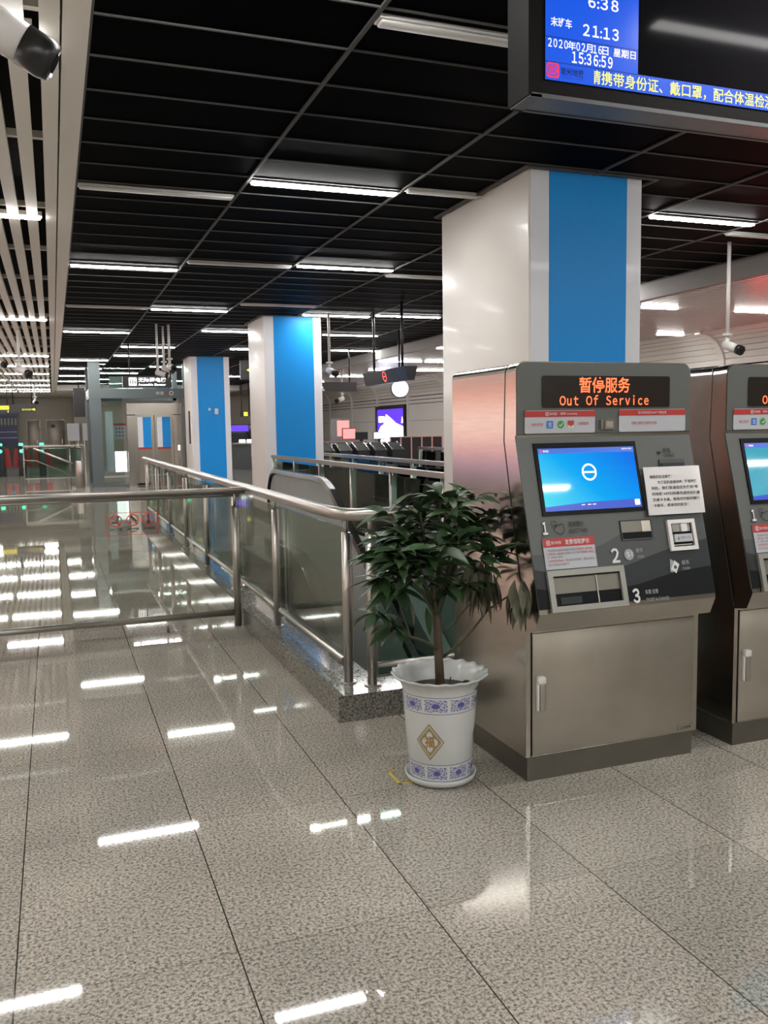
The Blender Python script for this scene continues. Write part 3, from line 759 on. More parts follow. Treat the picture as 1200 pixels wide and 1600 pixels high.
# ================================================================== TICKET MACHINES
W_ = 0.885
def machine(label, ox, scr, led=True):
    """local frame: x from the left side, y 0 at the base front (negative towards the viewer), z up"""
    oy = 3.148
    t = thing('ticket_machine', label, 'ticket machine', (ox, oy, 0), 'ticket machines standing in a row')
    X = lambda u: ox + u
    Y = lambda v: oy + v
    m = MB(); m.box(X(0.01), X(W_ - 0.02), Y(0.006), Y(0.69), 0, 0.108, 'steel_plinth'); m.build('plinth', t)
    # body: side profile with the front following the slope
    m = MB()
    r = 0.045
    def shell(prof, x0, x1, mat, rr):
        """prism along x whose two long top edges are rounded, by scaling z near both ends"""
        xs = [(x0, rr)] + [(x0 + rr - rr * math.cos(a), rr - rr * math.sin(a)) for a in [math.radians(q) for q in (18, 36, 54, 72, 90)]]
        xs += [(x1 - (q[0] - x0), q[1]) for q in xs[::-1]]
        n = len(prof); vs, fs = [], []
        zt = max(p[1] for p in prof)
        for x, dz in xs:
            for p in prof: vs.append((X(x), Y(p[0]), p[1] - (dz if p[1] > zt - 0.02 else 0)))
        for i in range(len(xs) - 1):
            for k in range(n): fs.append((i * n + k, (i + 1) * n + k, (i + 1) * n + (k + 1) % n, i * n + (k + 1) % n))
        fs.append(list(range(n))); fs.append(list(range((len(xs) - 1) * n, len(xs) * n))[::-1])
        m.add(vs, fs, mat, False)
    shell([(0.0, 0.108), (0.0, 0.655), (0.19, 1.44), (0.178, 1.765), (0.705, 1.765), (0.705, 0.108)], 0, W_, 'steel', 0.035)
    m.build('cabinet', t)
    # head: sits in front of the body, seam visible on the side
    m = MB()
    shell([(0.008, 0.652), (-0.075, 0.668), (-0.108, 0.742), (-0.099, 0.785), (0.083, 1.44), (0.083, 1.772), (0.172, 1.768), (0.184, 1.44), (0.002, 0.70)], 0.0, W_, 'steel', 0.04)
    m.build('head_shell', t)
    m = MB()
    m.tube([(X(-0.001), Y(0.176), 1.755), (X(-0.001), Y(0.188), 1.44), (X(-0.001), Y(0.002), 0.66)], 0.0018, 'steel_plinth', 6); m.build('seam', t)
    # grey fascia
    A = (0.083, 1.44); B = (-0.095, 0.79); L = math.hypot(A[0] - B[0], A[1] - B[1])
    dy, dz = (B[0] - A[0]) / L, (B[1] - A[1]) / L
    ny, nz = dz, -dy            # towards the viewer and up
    def S(off):
        return lambda u, v: (X(u), Y(A[0] + dy * v + ny * off), A[1] + dz * v + nz * off)      # v runs down the slope
    def H(off):
        return lambda u, z: (X(u), Y(0.083 - off), z)
    h = H(0.004); s = S(0.004)
    m = MB()
    rr = 0.045
    top = [(0.0005, 1.47)] + [(W_ - 0.0005, 1.47)] + [(W_ - 0.0005 - rr + rr * math.cos(math.radians(a)), 1.768 - rr + rr * math.sin(math.radians(a))) for a in range(0, 91, 15)] + [(0.0005 + rr + rr * math.cos(math.radians(a)), 1.768 - rr + rr * math.sin(math.radians(a))) for a in range(90, 181, 15)]
    put_poly(m, h, top, 'grey_paint'); m.build('header_panel', t)
    m = MB()
    slab0 = [(-0.0008, -0.024), (-0.0008, L + 0.03), (W_ + 0.0005, L + 0.03), (W_ + 0.0005, -0.024)]
    put_poly(m, s, slab0, 'grey_paint'); q0 = S(-0.004)
    m.quad(s(-0.0008, -0.024), q0(-0.0008, -0.024), q0(-0.0008, L + 0.03), s(-0.0008, L + 0.03), 'grey_paint')
    m.quad(h(0.0005, 1.4702), s(-0.0008, -0.024), s(W_ + 0.0005, -0.024), h(W_ - 0.0005, 1.4702), 'grey_paint')
    def wave(pts):
        o = []
        for i in range(len(pts) - 1):
            p0 = pts[max(0, i - 1)]; p1 = pts[i]; p2 = pts[i + 1]; p3 = pts[min(len(pts) - 1, i + 2)]
            for k in range(8):
                q = k / 8
                o.append(tuple(0.5 * (2 * b + (c - a) * q + (2 * a - 5 * b + 4 * c - d) * q * q + (3 * b - a - 3 * c + d) * q ** 3) for a, b, c, d in zip(p0, p1, p2, p3)))
        return o + [pts[-1]]
    for pts, mt, off in (([(0.0, 0.478), (0.15, 0.486), (0.31, 0.465), (0.47, 0.405), (0.64, 0.350), (W_ - 0.003, 0.322)], 'grey_mid', 0.0055),
                         ([(0.0, 0.540), (0.2, 0.575), (0.42, 0.556), (0.65, 0.50), (W_ - 0.003, 0.462)], 'grey_dark', 0.007),
                         ([(0.0, 0.618), (0.2, 0.65), (0.45, 0.64), (0.68, 0.60), (W_ - 0.003, 0.582)], 'ink', 0.0085)):
        put_poly(m, S(off), wave(pts) + [(W_ - 0.003, L + 0.03), (0.0, L + 0.03)], mt)
    m.build('front_panel', t)
    # LED board
    h1, h2, h3 = H(0.008), H(0.0095), H(0.011)
    m = MB(); put_poly(m, h1, rrect(0.12, 1.579, 0.769, 1.713, 0.008), 'led_back'); lb = m.build('led_board', t)
    m = MB()
    put_text(m, '暂停服务', h2, 0.300, 1.641, 0.557, 1.708, 'led_text', 0.012); put_text(m, fw('Out Of Service'), h2, 0.203, 1.588, 0.655, 1.632, 'led_text', 0.012)
    m.build('lettering', lb)['label'] = 'glowing red dot lettering'
    # two stickers under it
    m = MB()
    put_poly(m, h1, rrect(0.036, 1.472, 0.380, 1.568, 0.008), 'pale_label'); put_rect(m, h2, 0.036, 1.541, 0.380, 1.566, 'red_label')
    put_emblem(m, h3, 0.135, 1.546, 0.014, 'white_ink'); put_text(m, '常州地铁', h3, 0.153, 1.547, 0.190, 1.559, 'white_ink'); put_text(m, '银联 UnionPay', h3, 0.206, 1.547, 0.29, 1.559, 'white_ink')
    put_text(m, '本机支持', h3, 0.066, 1.503, 0.122, 1.516, 'text_red'); put_text(m, '扫码购票', h3, 0.292, 1.505, 0.345, 1.518, 'text_red')
    put_poly(m, h2, rrect(0.140, 1.492, 0.172, 1.524, 0.004), 'blue_icon'); put_text(m, '支', h3, 0.145, 1.497, 0.167, 1.519, 'white_ink')
    put_disc(m, h2, 0.209, 1.508, 0.0165, 'green_icon'); put_line(m, h3, [(0.200, 1.507), (0.206, 1.501), (0.219, 1.514)], 0.004, 'white_ink')
    put_poly(m, h2, rrect(0.243, 1.505, 0.274, 1.525, 0.003), 'text_red'); put_rect(m, h2, 0.245, 1.494, 0.272, 1.505, 'white_ink'); put_poly(m, h3, [(0.252, 1.505), (0.265, 1.505), (0.2585, 1.497)], 'text_red')
    m.build('payment_sticker', t)['label'] = 'red and pale grey payment sticker'
    m = MB()
    put_poly(m, h1, rrect(0.502, 1.472, 0.856, 1.570, 0.008), 'pale_label'); put_rect(m, h2, 0.502, 1.543, 0.856, 1.568, 'red_label')
    put_text(m, '常州地铁官方APP下载指南', h3, 0.60, 1.549, 0.75, 1.561, 'white_ink'); put_text(m, '扫描二维码下载常州地铁', h3, 0.565, 1.503, 0.70, 1.517, 'text_red')
    m.build('download_sticker', t)['label'] = 'red and pale grey download sticker'
    m = MB(); m.box(X(0.407), X(0.420), Y(0.069), Y(0.08), 1.485, 1.528, 'chrome'); m.box(X(0.425), X(0.476), Y(0.069), Y(0.08), 1.485, 1.528, 'chrome'); m.box(X(0.433), X(0.467), Y(0.067), Y(0.07), 1.494, 1.519, 'tube'); m.build('emblem_badge', t)
    # touch screen
    def slab(mm, u0, v0, u1, v1, o0, o1, mat):
        a, b = S(o0), S(o1)
        vs = [a(u0, v0), a(u1, v0), a(u1, v1), a(u0, v1), b(u0, v0), b(u1, v0), b(u1, v1), b(u0, v1)]
        mm.add(vs, [(0, 1, 2, 3), (7, 6, 5, 4), (0, 4, 5, 1), (1, 5, 6, 2), (2, 6, 7, 3), (3, 7, 4, 0)], mat)
    m = MB(); slab(m, 0.073, 0.012, 0.583, 0.322, 0.002, 0.010, 'bezel'); bz = m.build('touch_screen', t)
    m = MB(); put_rect(m, S(0.0112), 0.089, 0.304, 0.567, 0.036, scr); m.build('screen_picture', bz)
    m = MB(); q = S(0.0118); q2 = S(0.0124)
    up = lambda f: (lambda u, v: f(u, -v))           # v upwards for lettering
    qu, q2u = up(q), up(q2)
    put_rect(m, q, 0.089, 0.058, 0.567, 0.036, 'scr_top'); put_poly(m, q, [(0.089, 0.304), (0.567, 0.304), (0.567, 0.268), (0.3, 0.272), (0.089, 0.286)], 'scr_bar')
    cx, cv = 0.325, -0.143
    put_ring(m, q2u, cx, cv, 0.0365, 0.0285, 'scr_white', 36, 1.02); put_rect(m, q2u, cx - 0.029, cv - 0.004, cx + 0.029, cv + 0.004, 'scr_white')
    put_emblem(m, q2u, 0.098, -0.054, 0.012, 'scr_pink'); put_text(m, '常州地铁', q2u, 0.114, -0.053, 0.14, -0.043, 'scr_white')
    put_text(m, '2020-02-16 15:36', q2u, 0.505, -0.048, 0.555, -0.042, 'scr_white')
    for a in (0.265, 0.295, 0.32): put_rect(m, q2u, a, -0.284, a + 0.016, -0.281, 'scr_white')
    put_poly(m, q2u, rrect(0.533, -0.295, 0.559, -0.270, 0.003), 'scr_white')
    m.build('screen_symbols', bz)
    # printed marks 1, 2, 3
    s9, s10, s11 = up(S(0.0095)), up(S(0.0105)), up(S(0.0115))
    m = MB()
    put_text(m, fw('1'), s9, 0.060, -0.403, 0.088, -0.342, 'line_ink', 0.06); put_text(m, fw('1'), s10, 0.062, -0.400, 0.086, -0.345, 'white_ink', 0.035)
    hx, hy = 0.133, -0.372
    hand = [(-0.012, 0.012), (-0.004, 0.004), (-0.012, -0.004), (-0.018, -0.004), (-0.016, -0.012), (0.0, -0.026), (0.016, -0.03), (0.028, -0.022), (0.034, -0.008), (0.03, 0.008), (0.022, 0.014), (0.014, 0.012), (0.008, 0.008)]
    put_line(m, s9, [(hx + a, hy + b) for a, b in hand] + [(hx - 0.012, hy + 0.012)], 0.0028, 'line_ink')
    for a in range(30, 331, 50):
        ca, sa = math.cos(math.radians(a)), math.sin(math.radians(a)); put_line(m, s9, [(hx - 0.014 + 0.008 * ca, hy + 0.015 + 0.008 * sa), (hx - 0.014 + 0.017 * ca, hy + 0.015 + 0.017 * sa)], 0.0028, 'line_ink')
    put_text(m, '选择票价', s9, 0.188, -0.374, 0.262, -0.350, 'line_ink'); put_text(m, 'SELECT FARE', s9, 0.188, -0.399, 0.276, -0.382, 'line_ink')
    m.build('step_mark', t)['label'] = 'printed number 1 with a pointing hand'
    m = MB()
    put_text(m, fw('2'), s10, 0.374, -0.538, 0.415, -0.475, 'white_ink', 0.03)
    put_disc(m, s9, 0.464, -0.507, 0.024, 'grey_icon'); put_text(m, '$1', s10, 0.452, -0.520, 0.480, -0.494, 'white_ink'); put_text(m, '硬币', s10, 0.500, -0.502, 0.535, -0.484, 'grey_icon'); put_text(m, 'COIN', s10, 0.503, -0.526, 0.536, -0.513, 'grey_icon')
    m.build('coin_mark', t)['label'] = 'printed number 2 with a coin'
    m = MB()
    put_text(m, fw('3'), s11, 0.450, -0.715, 0.486, -0.652, 'white_ink', 0.03); put_text(m, '车票 找零', s11, 0.515, -0.682, 0.582, -0.662, 'grey_icon', 0.01); put_text(m, 'TICKET & CHANGE', s11, 0.515, -0.712, 0.632, -0.698, 'grey_icon', 0.01)
    m.build('change_mark', t)['label'] = 'printed number 3 with a caption'
    m = MB()
    put_poly(m, s10, [(0.660, -0.595), (0.668, -0.540), (0.692, -0.552), (0.672, -0.600)], 'grey_icon'); put_poly(m, s11, [(0.664, -0.585), (0.690, -0.548), (0.712, -0.566), (0.690, -0.604)], 'white_ink'); put_disc(m, up(S(0.0122)), 0.689, -0.577, 0.008, 'grey_mid')
    put_text(m, '纸币', s10, 0.727, -0.570, 0.766, -0.550, 'grey_icon', 0.01); put_text(m, 'CASH', s10, 0.727, -0.592, 0.766, -0.580, 'grey_icon', 0.01)
    m.build('cash_mark', t)['label'] = 'printed banknotes with a caption'
    m = MB()
    put_poly(m, s9, [(0.690, -0.062), (0.712, -0.062), (0.702, -0.078)], 'line_ink'); put_text(m, '充值', s9, 0.722, -0.068, 0.764, -0.046, 'line_ink'); put_text(m, 'CHARGE', s9, 0.724, -0.088, 0.782, -0.074, 'line_ink')
    m.build('charge_mark', t)['label'] = 'printed arrow and caption'
    # red notice
    m = MB(); slab(m, 0.054, 0.417, 0.300, 0.545, 0.008, 0.0105, 'pale_label'); r1, r2 = up(S(0.0112)), up(S(0.0118))
    put_rect(m, r1, 0.054, -0.453, 0.300, -0.417, 'red_label'); put_emblem(m, r2, 0.070, -0.444, 0.018, 'white_ink'); put_text(m, '常州地铁', r2, 0.092, -0.442, 0.140, -0.428, 'white_ink'); put_text(m, '发票领取提示', r2, 0.158, -0.446, 0.276, -0.424, 'white_ink', 0.01)
    for i, (tx, mt, a, b) in enumerate((('1.单程票在', 'text_grey', .068, .11), ('自动售票机购票成功后领取', 'text_grey', .112, .20), ('可至客服中心领取发票。', 'text_red', .202, .288))): put_text(m, tx, r2, a, -0.472, b, -0.462, mt)
    for i, (tx, mt, a, b) in enumerate((('2.储值充值，充值金额', 'text_red', .068, .145), ('在客服中心打印领取', 'text_grey', .147, .225), ('定额发票一次有效', 'text_red', .227, .288))): put_text(m, tx, r2, a, -0.486, b, -0.476, mt)
    put_text(m, '取，请保留好小票凭证', r2, 0.068, -0.500, 0.14, -0.490, 'text_grey'); put_text(m, '3.如您使用手机APP、扫码', r2, 0.068, -0.516, 0.165, -0.505, 'text_red'); put_text(m, '乘车的乘客，请在APP内', r2, 0.167, -0.516, 0.288, -0.505, 'text_grey'); put_text(m, '自行开具电子发票即可', r2, 0.068, -0.531, 0.165, -0.521, 'text_grey')
    m.build('invoice_notice', t)['label'] = 'white notice with red heading'
    # coin window, bill slot, tray: recessed boxes with frames
    def recess(mm, u0, v0, u1, v1, depth, wall, back):
        a, b = S(0.0092), S(-depth)
        c = [(u0, v0), (u1, v0), (u1, v1), (u0, v1)]
        for i in range(4):
            p, q_ = c[i], c[(i + 1) % 4]; mm.quad(a(*p), a(*q_), b(*q_), b(*p), wall)
        mm.quad(b(*c[0]), b(*c[1]), b(*c[2]), b(*c[3]), back)
    def framed(mm, u0, v0, u1, v1, wd, o0, o1, mat):
        slab(mm, u0, v0, u1, v0 + wd, o0, o1, mat); slab(mm, u0, v1 - wd, u1, v1, o0, o1, mat); slab(mm, u0, v0 + wd, u0 + wd, v1 - wd, o0, o1, mat); slab(mm, u1 - wd, v0 + wd, u1, v1 - wd, o0, o1, mat)
    m = MB(); framed(m, 0.441, 0.360, 0.601, 0.447, 0.004, 0.004, 0.010, 'grey_dark'); slab(m, 0.445, 0.364, 0.597, 0.443, 0.004, 0.0088, 'steel_plinth')
    slab(m, 0.447, 0.412, 0.595, 0.441, 0.0088, 0.0096, 'bezel'); slab(m, 0.550, 0.366, 0.595, 0.414, 0.0088, 0.0096, 'steel_door'); m.build('coin_window', t)
    m = MB(); framed(m, 0.678, 0.371, 0.823, 0.507, 0.017, 0.004, 0.020, 'white_plastic'); bl = m.build('banknote_slot', t)
    m = MB(); slab(m, 0.695, 0.388, 0.806, 0.490, 0.0085, 0.0095, 'bezel'); slab(m, 0.702, 0.391, 0.795, 0.425, 0.0095, 0.016, 'steel'); slab(m, 0.745, 0.391, 0.775, 0.425, 0.016, 0.024, 'white_plastic')
    slab(m, 0.702, 0.436, 0.797, 0.470, 0.0095, 0.022, 'pale_label'); put_text(m, '纸币入口', up(S(0.0226)), 0.735, -0.457, 0.785, -0.447, 'text_black'); put_poly(m, up(S(0.0226)), [(0.718, -0.460), (0.726, -0.460), (0.722, -0.444)], 'text_black')
    slab(m, 0.702, 0.480, 0.797, 0.484, 0.0095, 0.014, 'tube'); m.build('bill_feeder', bl)
    m = MB(); slab(m, 0.694, 0.098, 0.828, 0.134, 0.002, 0.012, 'grey_mid'); slab(m, 0.70, 0.116, 0.822, 0.131, 0.012, 0.018, 'grey_dark'); m.build('card_slot', t)
    m = MB(); framed(m, 0.050, 0.550, 0.420, 0.721, 0.024, 0.004, 0.022, 'tray_frame'); tr = m.build('ticket_tray', t)
    m = MB(); slab(m, 0.074, 0.574, 0.396, 0.697, 0.0086, 0.0094, 'steel_plinth'); slab(m, 0.074, 0.646, 0.396, 0.697, 0.0094, 0.0102, 'bezel'); slab(m, 0.280, 0.574, 0.284, 0.697, 0.0094, 0.014, 'steel_door'); slab(m, 0.074, 0.574, 0.396, 0.580, 0.0094, 0.019, 'bezel'); slab(m, 0.10, 0.662, 0.20, 0.690, 0.0102, 0.014, 'grey_dark')
    m.build('tray_bowl', tr)
    # door
    m = MB(); m.rbox(X(0.028), X(W_ - 0.028), Y(-0.006), Y(0.002), 0.114, 0.64, 'steel_door', 0.003); dr = m.build('door', t)
    m = MB(); m.box(X(0.022), X(0.028), Y(-0.0015), Y(0.001), 0.11, 0.645, 'dark_void'); m.build('door_gap', t)
    m = MB(); m.rbox(X(0.044), X(0.082), Y(-0.03), Y(-0.004), 0.425, 0.458, 'white_plastic', 0.006); m.rbox(X(0.044), X(0.054), Y(-0.02), Y(-0.004), 0.31, 0.43, 'white_plastic', 0.003); m.rbox(X(0.056), X(0.082), Y(-0.024), Y(-0.004), 0.31, 0.428, 'tube', 0.003); m.build('handle', dr)['label'] = 'pale latch handle'
    m = MB(); m.box(X(0.775), X(0.858), Y(-0.009), Y(-0.005), 0.118, 0.146, 'steel'); put_text(m, 'TVM04' if ox < 2.5 else 'TVM05', lambda u, v: (X(u), Y(-0.0095), v), 0.79, 0.126, 0.845, 0.139, 'text_black'); m.build('number_plate', dr)
    return t
machine('steel ticket machine with a paper notice taped on, nearest, beside the potted plant', 1.803, 'scr_a')
machine('second steel ticket machine, cut off by the right edge of the photo', 2.894, 'scr_b')
# taped paper
A = (3.148 + 0.083, 1.44); L = math.hypot(0.178, 0.65); dy, dz = -0.178 / L, -0.65 / L; ny, nz = dz, -dy
def PP(off): return lambda u, v: (1.803 + u, A[0] + dy * -v + ny * off, A[1] + dz * -v + nz * off)
m = MB()
nu, nv = 10, 6; vs = []
def corner(a, b):
    p00, p10, p11, p01 = (0.586, -0.347), (0.886, -0.347), (0.893, -0.134), (0.593, -0.134)
    return tuple((1 - a) * (1 - b) * p00[i] + a * (1 - b) * p10[i] + a * b * p11[i] + (1 - a) * b * p01[i] for i in (0, 1))
def wob(a, b): return 0.0235 + 0.0012 * math.sin(a * 9) * (b > 0.9) + 0.0008 * math.sin(a * 7 + b * 3)
for j in range(nv + 1):
    for i in range(nu + 1):
        u, v = corner(i / nu, j / nv); vs.append(PP(wob(i / nu, j / nv))(u, v))
for j in range(nv + 1):
    for i in range(nu + 1):
        u, v = corner(i / nu, j / nv); vs.append(PP(wob(i / nu, j / nv) - 0.0012)(u, v))
K = (nu + 1) * (nv + 1)
fs = [(j * (nu + 1) + i, j * (nu + 1) + i + 1, (j + 1) * (nu + 1) + i + 1, (j + 1) * (nu + 1) + i) for j in range(nv) for i in range(nu)]
fs += [tuple(K + q for q in f[::-1]) for f in fs]
m.add(vs, fs, 'paper', True)
np_ = thing('paper_notice', 'white printed paper notice in a plastic sleeve taped beside the blue screen', 'notice', (2.54, 3.2, 1.2))
m.build('sheet', np_)
m = MB(); P = PP(0.0262)
for i, (tx, a, b) in enumerate((('尊敬的各位乘客：', 0.618, 0.735), ('为了您的身体健康，降低传播', 0.655, 0.866), ('风险，我们恳请您优先使用“常', 0.618, 0.866), ('州地铁”APP扫码乘车或持龙城通', 0.616, 0.872), ('交通卡卡通。有现付功能的银行', 0.616, 0.866), ('卡乘车，感谢您的配合！', 0.616, 0.80))):
    put_text(m, tx, P, a, -0.186 - i * 0.0255, b, -0.171 - i * 0.0255, 'text_black', 0.012)
m.build('lettering', np_)

# ================================================================== POTTED PLANT
PC = (1.497, 3.35, 0.0)
sa = MB(); sa.lathe([(0.0, 0.0), (0.13, 0.0), (0.148, 0.012), (0.155, 0.034), (0.150, 0.036), (0.142, 0.016), (0.12, 0.012), (0.0, 0.012)], PC, 'pot', 48)
tag(sa.build('plant_saucer'), 'round white plastic saucer under the porcelain flower pot', 'saucer')
pp = thing('potted_plant', 'leafy green plant in a white pot with blue printed bands', 'plant', (PC[0], PC[1], 0.013))
m = MB()
NW = 20
def wob(i, a): return (0.0045 * math.cos(NW * a), 0.0032 * math.cos(NW * a)) if i in (7, 8, 9) else ((0.002 * math.cos(NW * a), 0) if i in (6, 10) else (0, 0))
prof = [(0.0, 0.014), (0.128, 0.014), (0.134, 0.022), (0.150, 0.25), (0.158, 0.36), (0.160, 0.40), (0.168, 0.43), (0.190, 0.452), (0.2065, 0.462), (0.203, 0.468), (0.183, 0.455), (0.160, 0.43), (0.150, 0.38), (0.0, 0.37)]
m.lathe(prof[:13], PC, 'pot', 160, wob); pot = m.build('pot', pp)
m = MB(); m.lathe([(0.0, 0.392), (0.08, 0.394), (0.154, 0.388)], PC, 'soil', 40); m.build('soil', pp)
def prad(z):
    for (r0, z0), (r1, z1) in zip(prof[1:], prof[2:]):
        if z0 <= z <= z1: return r0 + (r1 - r0) * (z - z0) / (z1 - z0)
    return 0.15
def band(z0, z1):
    n = 96; me = bpy.data.meshes.new('printed_band'); vs, fs, uv = [], [], []
    for j, z in enumerate((z0, (z0 + z1) / 2, z1)):
        for k in range(n + 1):
            a = 2 * math.pi * k / n - math.radians(140); r = prad(z) + 0.0008
            vs.append((PC[0] + r * math.cos(a) - pp.location.x, PC[1] + r * math.sin(a) - pp.location.y, z - pp.location.z))
    for j in range(2):
        for k in range(n):
            fs.append((j * (n + 1) + k, j * (n + 1) + k + 1, (j + 1) * (n + 1) + k + 1, (j + 1) * (n + 1) + k)); uv += [(k / n, j / 2), ((k + 1) / n, j / 2), ((k + 1) / n, (j + 1) / 2), (k / n, (j + 1) / 2)]
    me.from_pydata(vs, [], fs); l = me.uv_layers.new(name='UVMap')
    for i, q in enumerate(uv): l.data[i].uv = q
    me.materials.append(MT['band']); me.polygons.foreach_set('use_smooth', [True] * len(fs))
    o = bpy.data.objects.new('printed_band', me); COL.objects.link(o); o.parent = pot; o['label'] = 'blue and white printed border'
band(0.325, 0.397); band(0.030, 0.104)
def medallion(ang):
    m = MB()
    def P(u, v, o=0.001):
        z = 0.205 + v; r = prad(z) + o; a = ang + u / r
        return (PC[0] + r * math.cos(a), PC[1] + r * math.sin(a), z)
    def dia(s, mat, o, k=8):
        pts = []
        cs = [(s, 0), (0, s * 1.3), (-s, 0), (0, -s * 1.3)]
        for i in range(4):
            for q in range(k):
                t_ = q / k; pts.append(P(cs[i][0] * (1 - t_) + cs[(i + 1) % 4][0] * t_, cs[i][1] * (1 - t_) + cs[(i + 1) % 4][1] * t_, o))
        c = P(0, 0, o); n = len(pts)
        m.add(pts + [c], [(i, (i + 1) % n, n) for i in range(n)], mat)
    dia(0.062, 'gold', 0.001); dia(0.054, 'pot', 0.0014); dia(0.050, 'gold', 0.0018)
    for k in range(4):
        a = k * math.pi / 2
    pts = []
    for i in range(40):
        a = 2 * math.pi * i / 40; rr_ = 0.029 * (1 + 0.22 * math.cos(4 * a))
        pts.append(P(rr_ * math.cos(a), 1.25 * rr_ * math.sin(a), 0.0022))
    m.add(pts + [P(0, 0, 0.0022)], [(i, (i + 1) % 40, 40) for i in range(40)], 'pot')
    put_text(m, '福', lambda u, v: P(u, v, 0.0027), -0.021, -0.024, 0.021, 0.026, 'gold_dark', 0.025)
    m.build('medallion', pot)['label'] = 'gold diamond medallion with a character'
medallion(math.radians(-131)); medallion(math.radians(-23))
# trunk and branches
rnd = random.Random(11)
m = MB()
bx, by = PC[0] + 0.0, PC[1]
m.tube([(bx + 0.003, by, 0.385), (bx - 0.002, by, 0.52), (bx - 0.008, by, 0.66), (bx - 0.012, by, 0.72)], [0.021, 0.019, 0.019, 0.017], 'bark', 12)
m.build('trunk', pp)
tips = []
m = MB()
def branch(pts, r0, r1, tip=None):
    n = len(pts); m.tube(pts, [r0 + (r1 - r0) * i / (n - 1) for i in range(n)], 'stem', 8)
    return pts
def bend(p0, p1, sag=0.0, n=6):
    o = []
    for i in range(n + 1):
        q = i / n; o.append((p0[0] + (p1[0] - p0[0]) * q, p0[1] + (p1[1] - p0[1]) * q, p0[2] + (p1[2] - p0[2]) * q + sag * math.sin(math.pi * q)))
    return o
T0 = (bx - 0.012, by, 0.70)
main = []
for (dx, dy_, z) in ((-0.07, 0.03, 1.16), (-0.01, -0.05, 1.22), (0.05, 0.02, 1.19), (0.12, -0.05, 1.09), (-0.15, -0.03, 1.04), (-0.03, 0.12, 1.10), (0.03, -0.15, 1.05), (0.15, 0.09, 1.13), (-0.13, 0.12, 1.07), (-0.10, -0.14, 1.0), (0.20, 0.02, 1.12), (-0.20, -0.05, 0.96)):
    e = (bx + dx, by + dy_, z); p = bend(T0, e, 0.02); branch(p, 0.0095, 0.004); main.append(p)
    tips.append((Vector(e), (Vector(p[-1]) - Vector(p[-2])).normalized(), 'up'))
    for k in ((3, 5) if abs(dx) < 0.1 else (2, 4, 5)):
        a = rnd.uniform(0, 2 * math.pi); q = Vector(p[k]); l = rnd.uniform(0.10, 0.17)
        dirr = (Vector((dx * 6, dy_ * 6, 0)) + Vector((math.cos(a), math.sin(a), 0)) * 0.9).normalized()
        e2 = q + dirr * l + Vector((0, 0, rnd.uniform(0.0, 0.08)))
        if e2.x > bx + 0.27: e2.x = bx + 0.27
        b = bend(q, e2, 0.012, 4); branch(b, 0.0042, 0.0025); tips.append((e2, (e2 - q).normalized(), 'side'))
low = [((bx, by - 0.005, 0.56), (bx - 0.20, by - 0.06, 0.66), 0.01), ((bx - 0.20, by - 0.06, 0.66), (bx - 0.31, by - 0.07, 0.76), 0.0), ((bx - 0.15, by - 0.05, 0.64), (bx - 0.21, by - 0.02, 0.84), 0.0),
       ((bx + 0.012, by - 0.01, 0.53), (bx + 0.17, by - 0.12, 0.74), -0.02), ((bx + 0.17, by - 0.12, 0.74), (bx + 0.265, by - 0.20, 0.83), 0.0), ((bx + 0.02, by, 0.63), (bx + 0.16, by - 0.05, 0.79), 0.0), ((bx + 0.17, by - 0.12, 0.74), (bx + 0.20, by - 0.16, 0.90), 0.0)]
for a, b, s in low:
    p = bend(a, b, s); branch(p, 0.008 if a[2] < 0.6 else 0.004, 0.004 if a[2] < 0.6 else 0.0025)
for q, kd in (((bx - 0.31, by - 0.07, 0.76), 'left'), ((bx - 0.24, by - 0.06, 0.70), 'left'), ((bx - 0.21, by - 0.02, 0.84), 'left'), ((bx + 0.262, by - 0.20, 0.83), 'wilt'), ((bx + 0.13, by - 0.12, 0.86), 'wilt'), ((bx + 0.16, by - 0.16, 0.89), 'wilt'), ((bx + 0.10, by - 0.10, 0.90), 'wilt'), ((bx + 0.09, by - 0.14, 0.93), 'wilt'), ((bx + 0.24, by - 0.24, 0.87), 'wilt'), ((bx + 0.15, by - 0.13, 0.94), 'wilt'), ((bx - 0.17, by - 0.1, 0.90), 'left'), ((bx - 0.25, by + 0.02, 0.88), 'left'), ((bx + 0.18, by - 0.15, 0.95), 'side'), ((bx + 0.19, by - 0.19, 1.00), 'side'), ((bx + 0.13, by - 0.2, 1.0), 'side')):
    tips.append((Vector(q), Vector((-0.9, -0.1, 0.2)) if kd == 'left' else (Vector((0, 0, -1)) if kd == 'wilt' else Vector((0.6, -0.4, 0.5))).normalized(), kd))
m.tube(bend((bx + 0.02, by - 0.03, 0.39), (bx + 0.03, by - 0.05, 0.45)), 0.003, 'stem', 6)
m.build('branches', pp)
fo = MB(); wl = MB()
